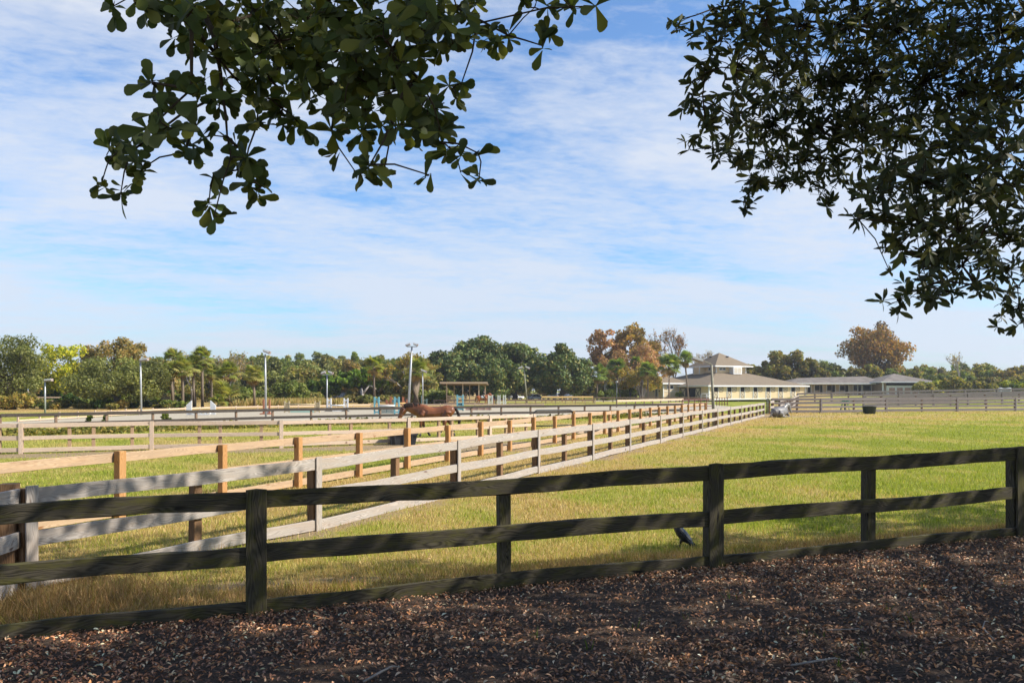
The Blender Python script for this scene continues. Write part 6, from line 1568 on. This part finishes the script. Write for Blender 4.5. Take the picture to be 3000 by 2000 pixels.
# ================================================================== grass
def blades(n, x, y, h, w, pal_w, lean=.35):
    z = gz(x, y); az = NR.uniform(0, 6.283, n); dx, dy = np.cos(az), np.sin(az)
    A = unit(np.stack([NR.normal(size=n) * lean, NR.normal(size=n) * lean, np.ones(n)], 1)); B = unit(np.stack([dx, dy, np.zeros(n)], 1)); B = unit(B - A * np.sum(A * B, 1, keepdims=True)); N = np.cross(A, B)
    asp = (w / h)[:, None, None]
    T = np.array([(-.02, -.5, 0), (-.02, .5, 0), (.55, .36, .10), (.55, -.36, .10), (1, 0, .32)])
    P = np.stack([x, y, z], 1)
    V = P[:, None, :] + h[:, None, None] * (T[None, :, 0:1] * A[:, None, :] + T[None, :, 1:2] * asp * B[:, None, :] + T[None, :, 2:3] * N[:, None, :])
    V = V.reshape(-1, 3); k = 5
    flat1 = np.array([0, 1, 2, 3, 3, 2, 4]); flat = (flat1[None] + (np.arange(n) * k)[:, None]).ravel()
    return V, flat, np.tile([4, 3], n), np.repeat(pal_w, k, 0)
GR = np.array([(.28, .325, .035), (.36, .38, .06), (.21, .26, .03), (.43, .42, .09)]); TN = np.array([(.58, .44, .17), (.50, .34, .14), (.64, .51, .24), (.42, .28, .115)])
def gcol(n, dry): 
    d = (NR.random(n) < np.clip(dry, .05, .95))[:, None]
    return np.where(d, TN[NR.integers(0, 4, n)], GR[NR.integers(0, 4, n)]) * (1 + .15 * NR.normal(size=(n, 1)))
def scatter(n, ymin, ymax, p=1.6):
    """denser close to the camera"""
    u = NR.random(n); y = (ymin ** (1 - p) + u * (ymax ** (1 - p) - ymin ** (1 - p))) ** (1 / (1 - p)); x = NR.uniform(-.68, .68, n) * y
    return x, y
def grass():
    parts = []
    x, y = scatter(300000, 7.4, 85, 1.45)
    s = (x - FP[0]) * FN[0] + (y - FP[1]) * FN[1]; dry, dirt = zones(x, y)
    xa = np.array([k_[0] for k_ in knots]); ya = np.array([k_[1] for k_ in knots])
    keep = (s < -.06) & (NR.random(len(x)) > dirt * 1.1) & ((x > 17) | (y < np.interp(x, xa, ya) + .5))
    x, y, s, dry = x[keep], y[keep], s[keep], dry[keep]; n = len(x)
    patch = wnoise(x, y, .9, 3); fine = wnoise(x, y, 3.1, 8) + .6 * wnoise(x + .7 * y, y, 6.3, 4)
    h = (.035 + .028 * NR.random(n) + .022 * np.clip(patch, 0, 1) + .03 * np.clip(-fine, 0, 1)) * (1 + .015 * y); h = h * (1 + .5 * np.exp(-((s + .9) / 1.0) ** 2) * NR.random(n))
    w = np.maximum(.005, .00062 * y) * NR.uniform(.7, 1.3, n)
    d_ = np.clip(dry + .12 * patch + .26 * fine * (y < 40), 0, 1)[:, None]; far = sstep(14, 34, y)[:, None]
    mean = (GR.mean(0) * (1 - d_) + TN.mean(0) * d_) * (1 + .10 * NR.normal(size=(n, 1)))
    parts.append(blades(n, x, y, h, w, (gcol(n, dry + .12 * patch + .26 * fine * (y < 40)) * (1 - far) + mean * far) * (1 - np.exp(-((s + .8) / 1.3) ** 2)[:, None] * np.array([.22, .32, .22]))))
    V, f, s_, c = join(parts)
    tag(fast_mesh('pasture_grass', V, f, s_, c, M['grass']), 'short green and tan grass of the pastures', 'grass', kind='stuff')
    # long dry grass at the corner of the white fence and along the dark fence
    n = 15000; t = NR.uniform(-5, 13, n); s = -NR.gamma(2.0, .38, n) - .05
    x = FP[0] + t * FD[0] + s * FN[0]; y = FP[1] + t * FD[1] + s * FN[1]; k = NR.random(n) < .2 + .8 * sstep(-.2, .5, wnoise(x, y, 1.6, 7)); x, y = x[k], y[k]
    x2 = NR.normal(-4.7, .55, 5200); y2 = NR.normal(8.5, .55, 5200); dw = dist_right(x2, y2, WA, WD); ss = (x2 - FP[0]) * FN[0] + (y2 - FP[1]) * FN[1]; k = (ss < -.08); x2, y2 = x2[k], y2[k]
    q = NR.random(3800) * 14; off = NR.uniform(.05, .5, 3800); x3 = WA[0] + WD[0] * q + WD[1] * off; y3 = WA[1] + WD[1] * q - WD[0] * off
    x = np.concatenate([x, x2, x3]); y = np.concatenate([y, y2, y3]); n = len(x)
    h = np.concatenate([NR.uniform(.05, .16, n - len(x2) - len(x3)), NR.uniform(.08, .26, len(x2)), NR.uniform(.06, .2, len(x3))])
    kd = NR.random(n) > zones(x, y)[1] * 1.0 * (x > -4) ; x, y, h = x[kd], y[kd], h[kd]; n = len(x)
    V, f, s_, c = blades(n, x, y, h, np.full(n, .006) * NR.uniform(.6, 1.2, n), gcol(n, np.full(n, .9)) * np.array([.62, .53, .60]), .5)
    tag(fast_mesh('dry_grass', V, f, s_, c, M['grass']), 'long dry tan grass along the dark fence and the white fence corner', 'dry grass', kind='stuff')
    # sprouts in the mulch
    P = [(2350, 1865), (2410, 1870), (2540, 1915), (2525, 1940), (2450, 1960), (1860, 1820), (2185, 1735), (2700, 1720), (2010, 1800), (2930, 1725), (2675, 1830), (1560, 1845), (1720, 1880), (2140, 1740), (2800, 1640), (2590, 1790)]
    xs = []; ys_ = []
    for px, py in P:
        Y = (CH - .34) * F / (py + 22 - YH); m = R.randint(3, 7)
        xs += [atx(px, Y) + R.gauss(0, .02) for i in range(m)]; ys_ += [Y + R.gauss(0, .02) for i in range(m)]
    x, y = np.array(xs), np.array(ys_); n = len(x)
    V, f, s_, c = blades(n, x, y, NR.uniform(.07, .15, n), np.full(n, .007), np.tile([[.10, .15, .02]], (n, 1)) * NR.uniform(.7, 1.4, (n, 1)), .4)
    tag(fast_mesh('grass_sprouts', V, f, s_, c, M['grass']), 'a few green grass sprouts coming up through the mulch', 'grass', kind='stuff')
grass()

# ================================================================== thin air
def haze():
    m = bpy.data.materials.new('thin_haze'); m.use_nodes = True; n = m.node_tree; n.nodes.clear()
    o = n.nodes.new('ShaderNodeOutputMaterial'); v = n.nodes.new('ShaderNodeVolumePrincipled')
    v.inputs['Color'].default_value = (.88, .93, 1.0, 1); v.inputs['Density'].default_value = HAZE; v.inputs['Anisotropy'].default_value = .2
    n.links.new(v.outputs[0], o.inputs['Volume'])
    b = MB(); b.box((0, 1980, 18), (8200, 4120, 40)); tag(b.build('haze', m), kind='stuff')
HAZE = .0002
if HAZE: haze()
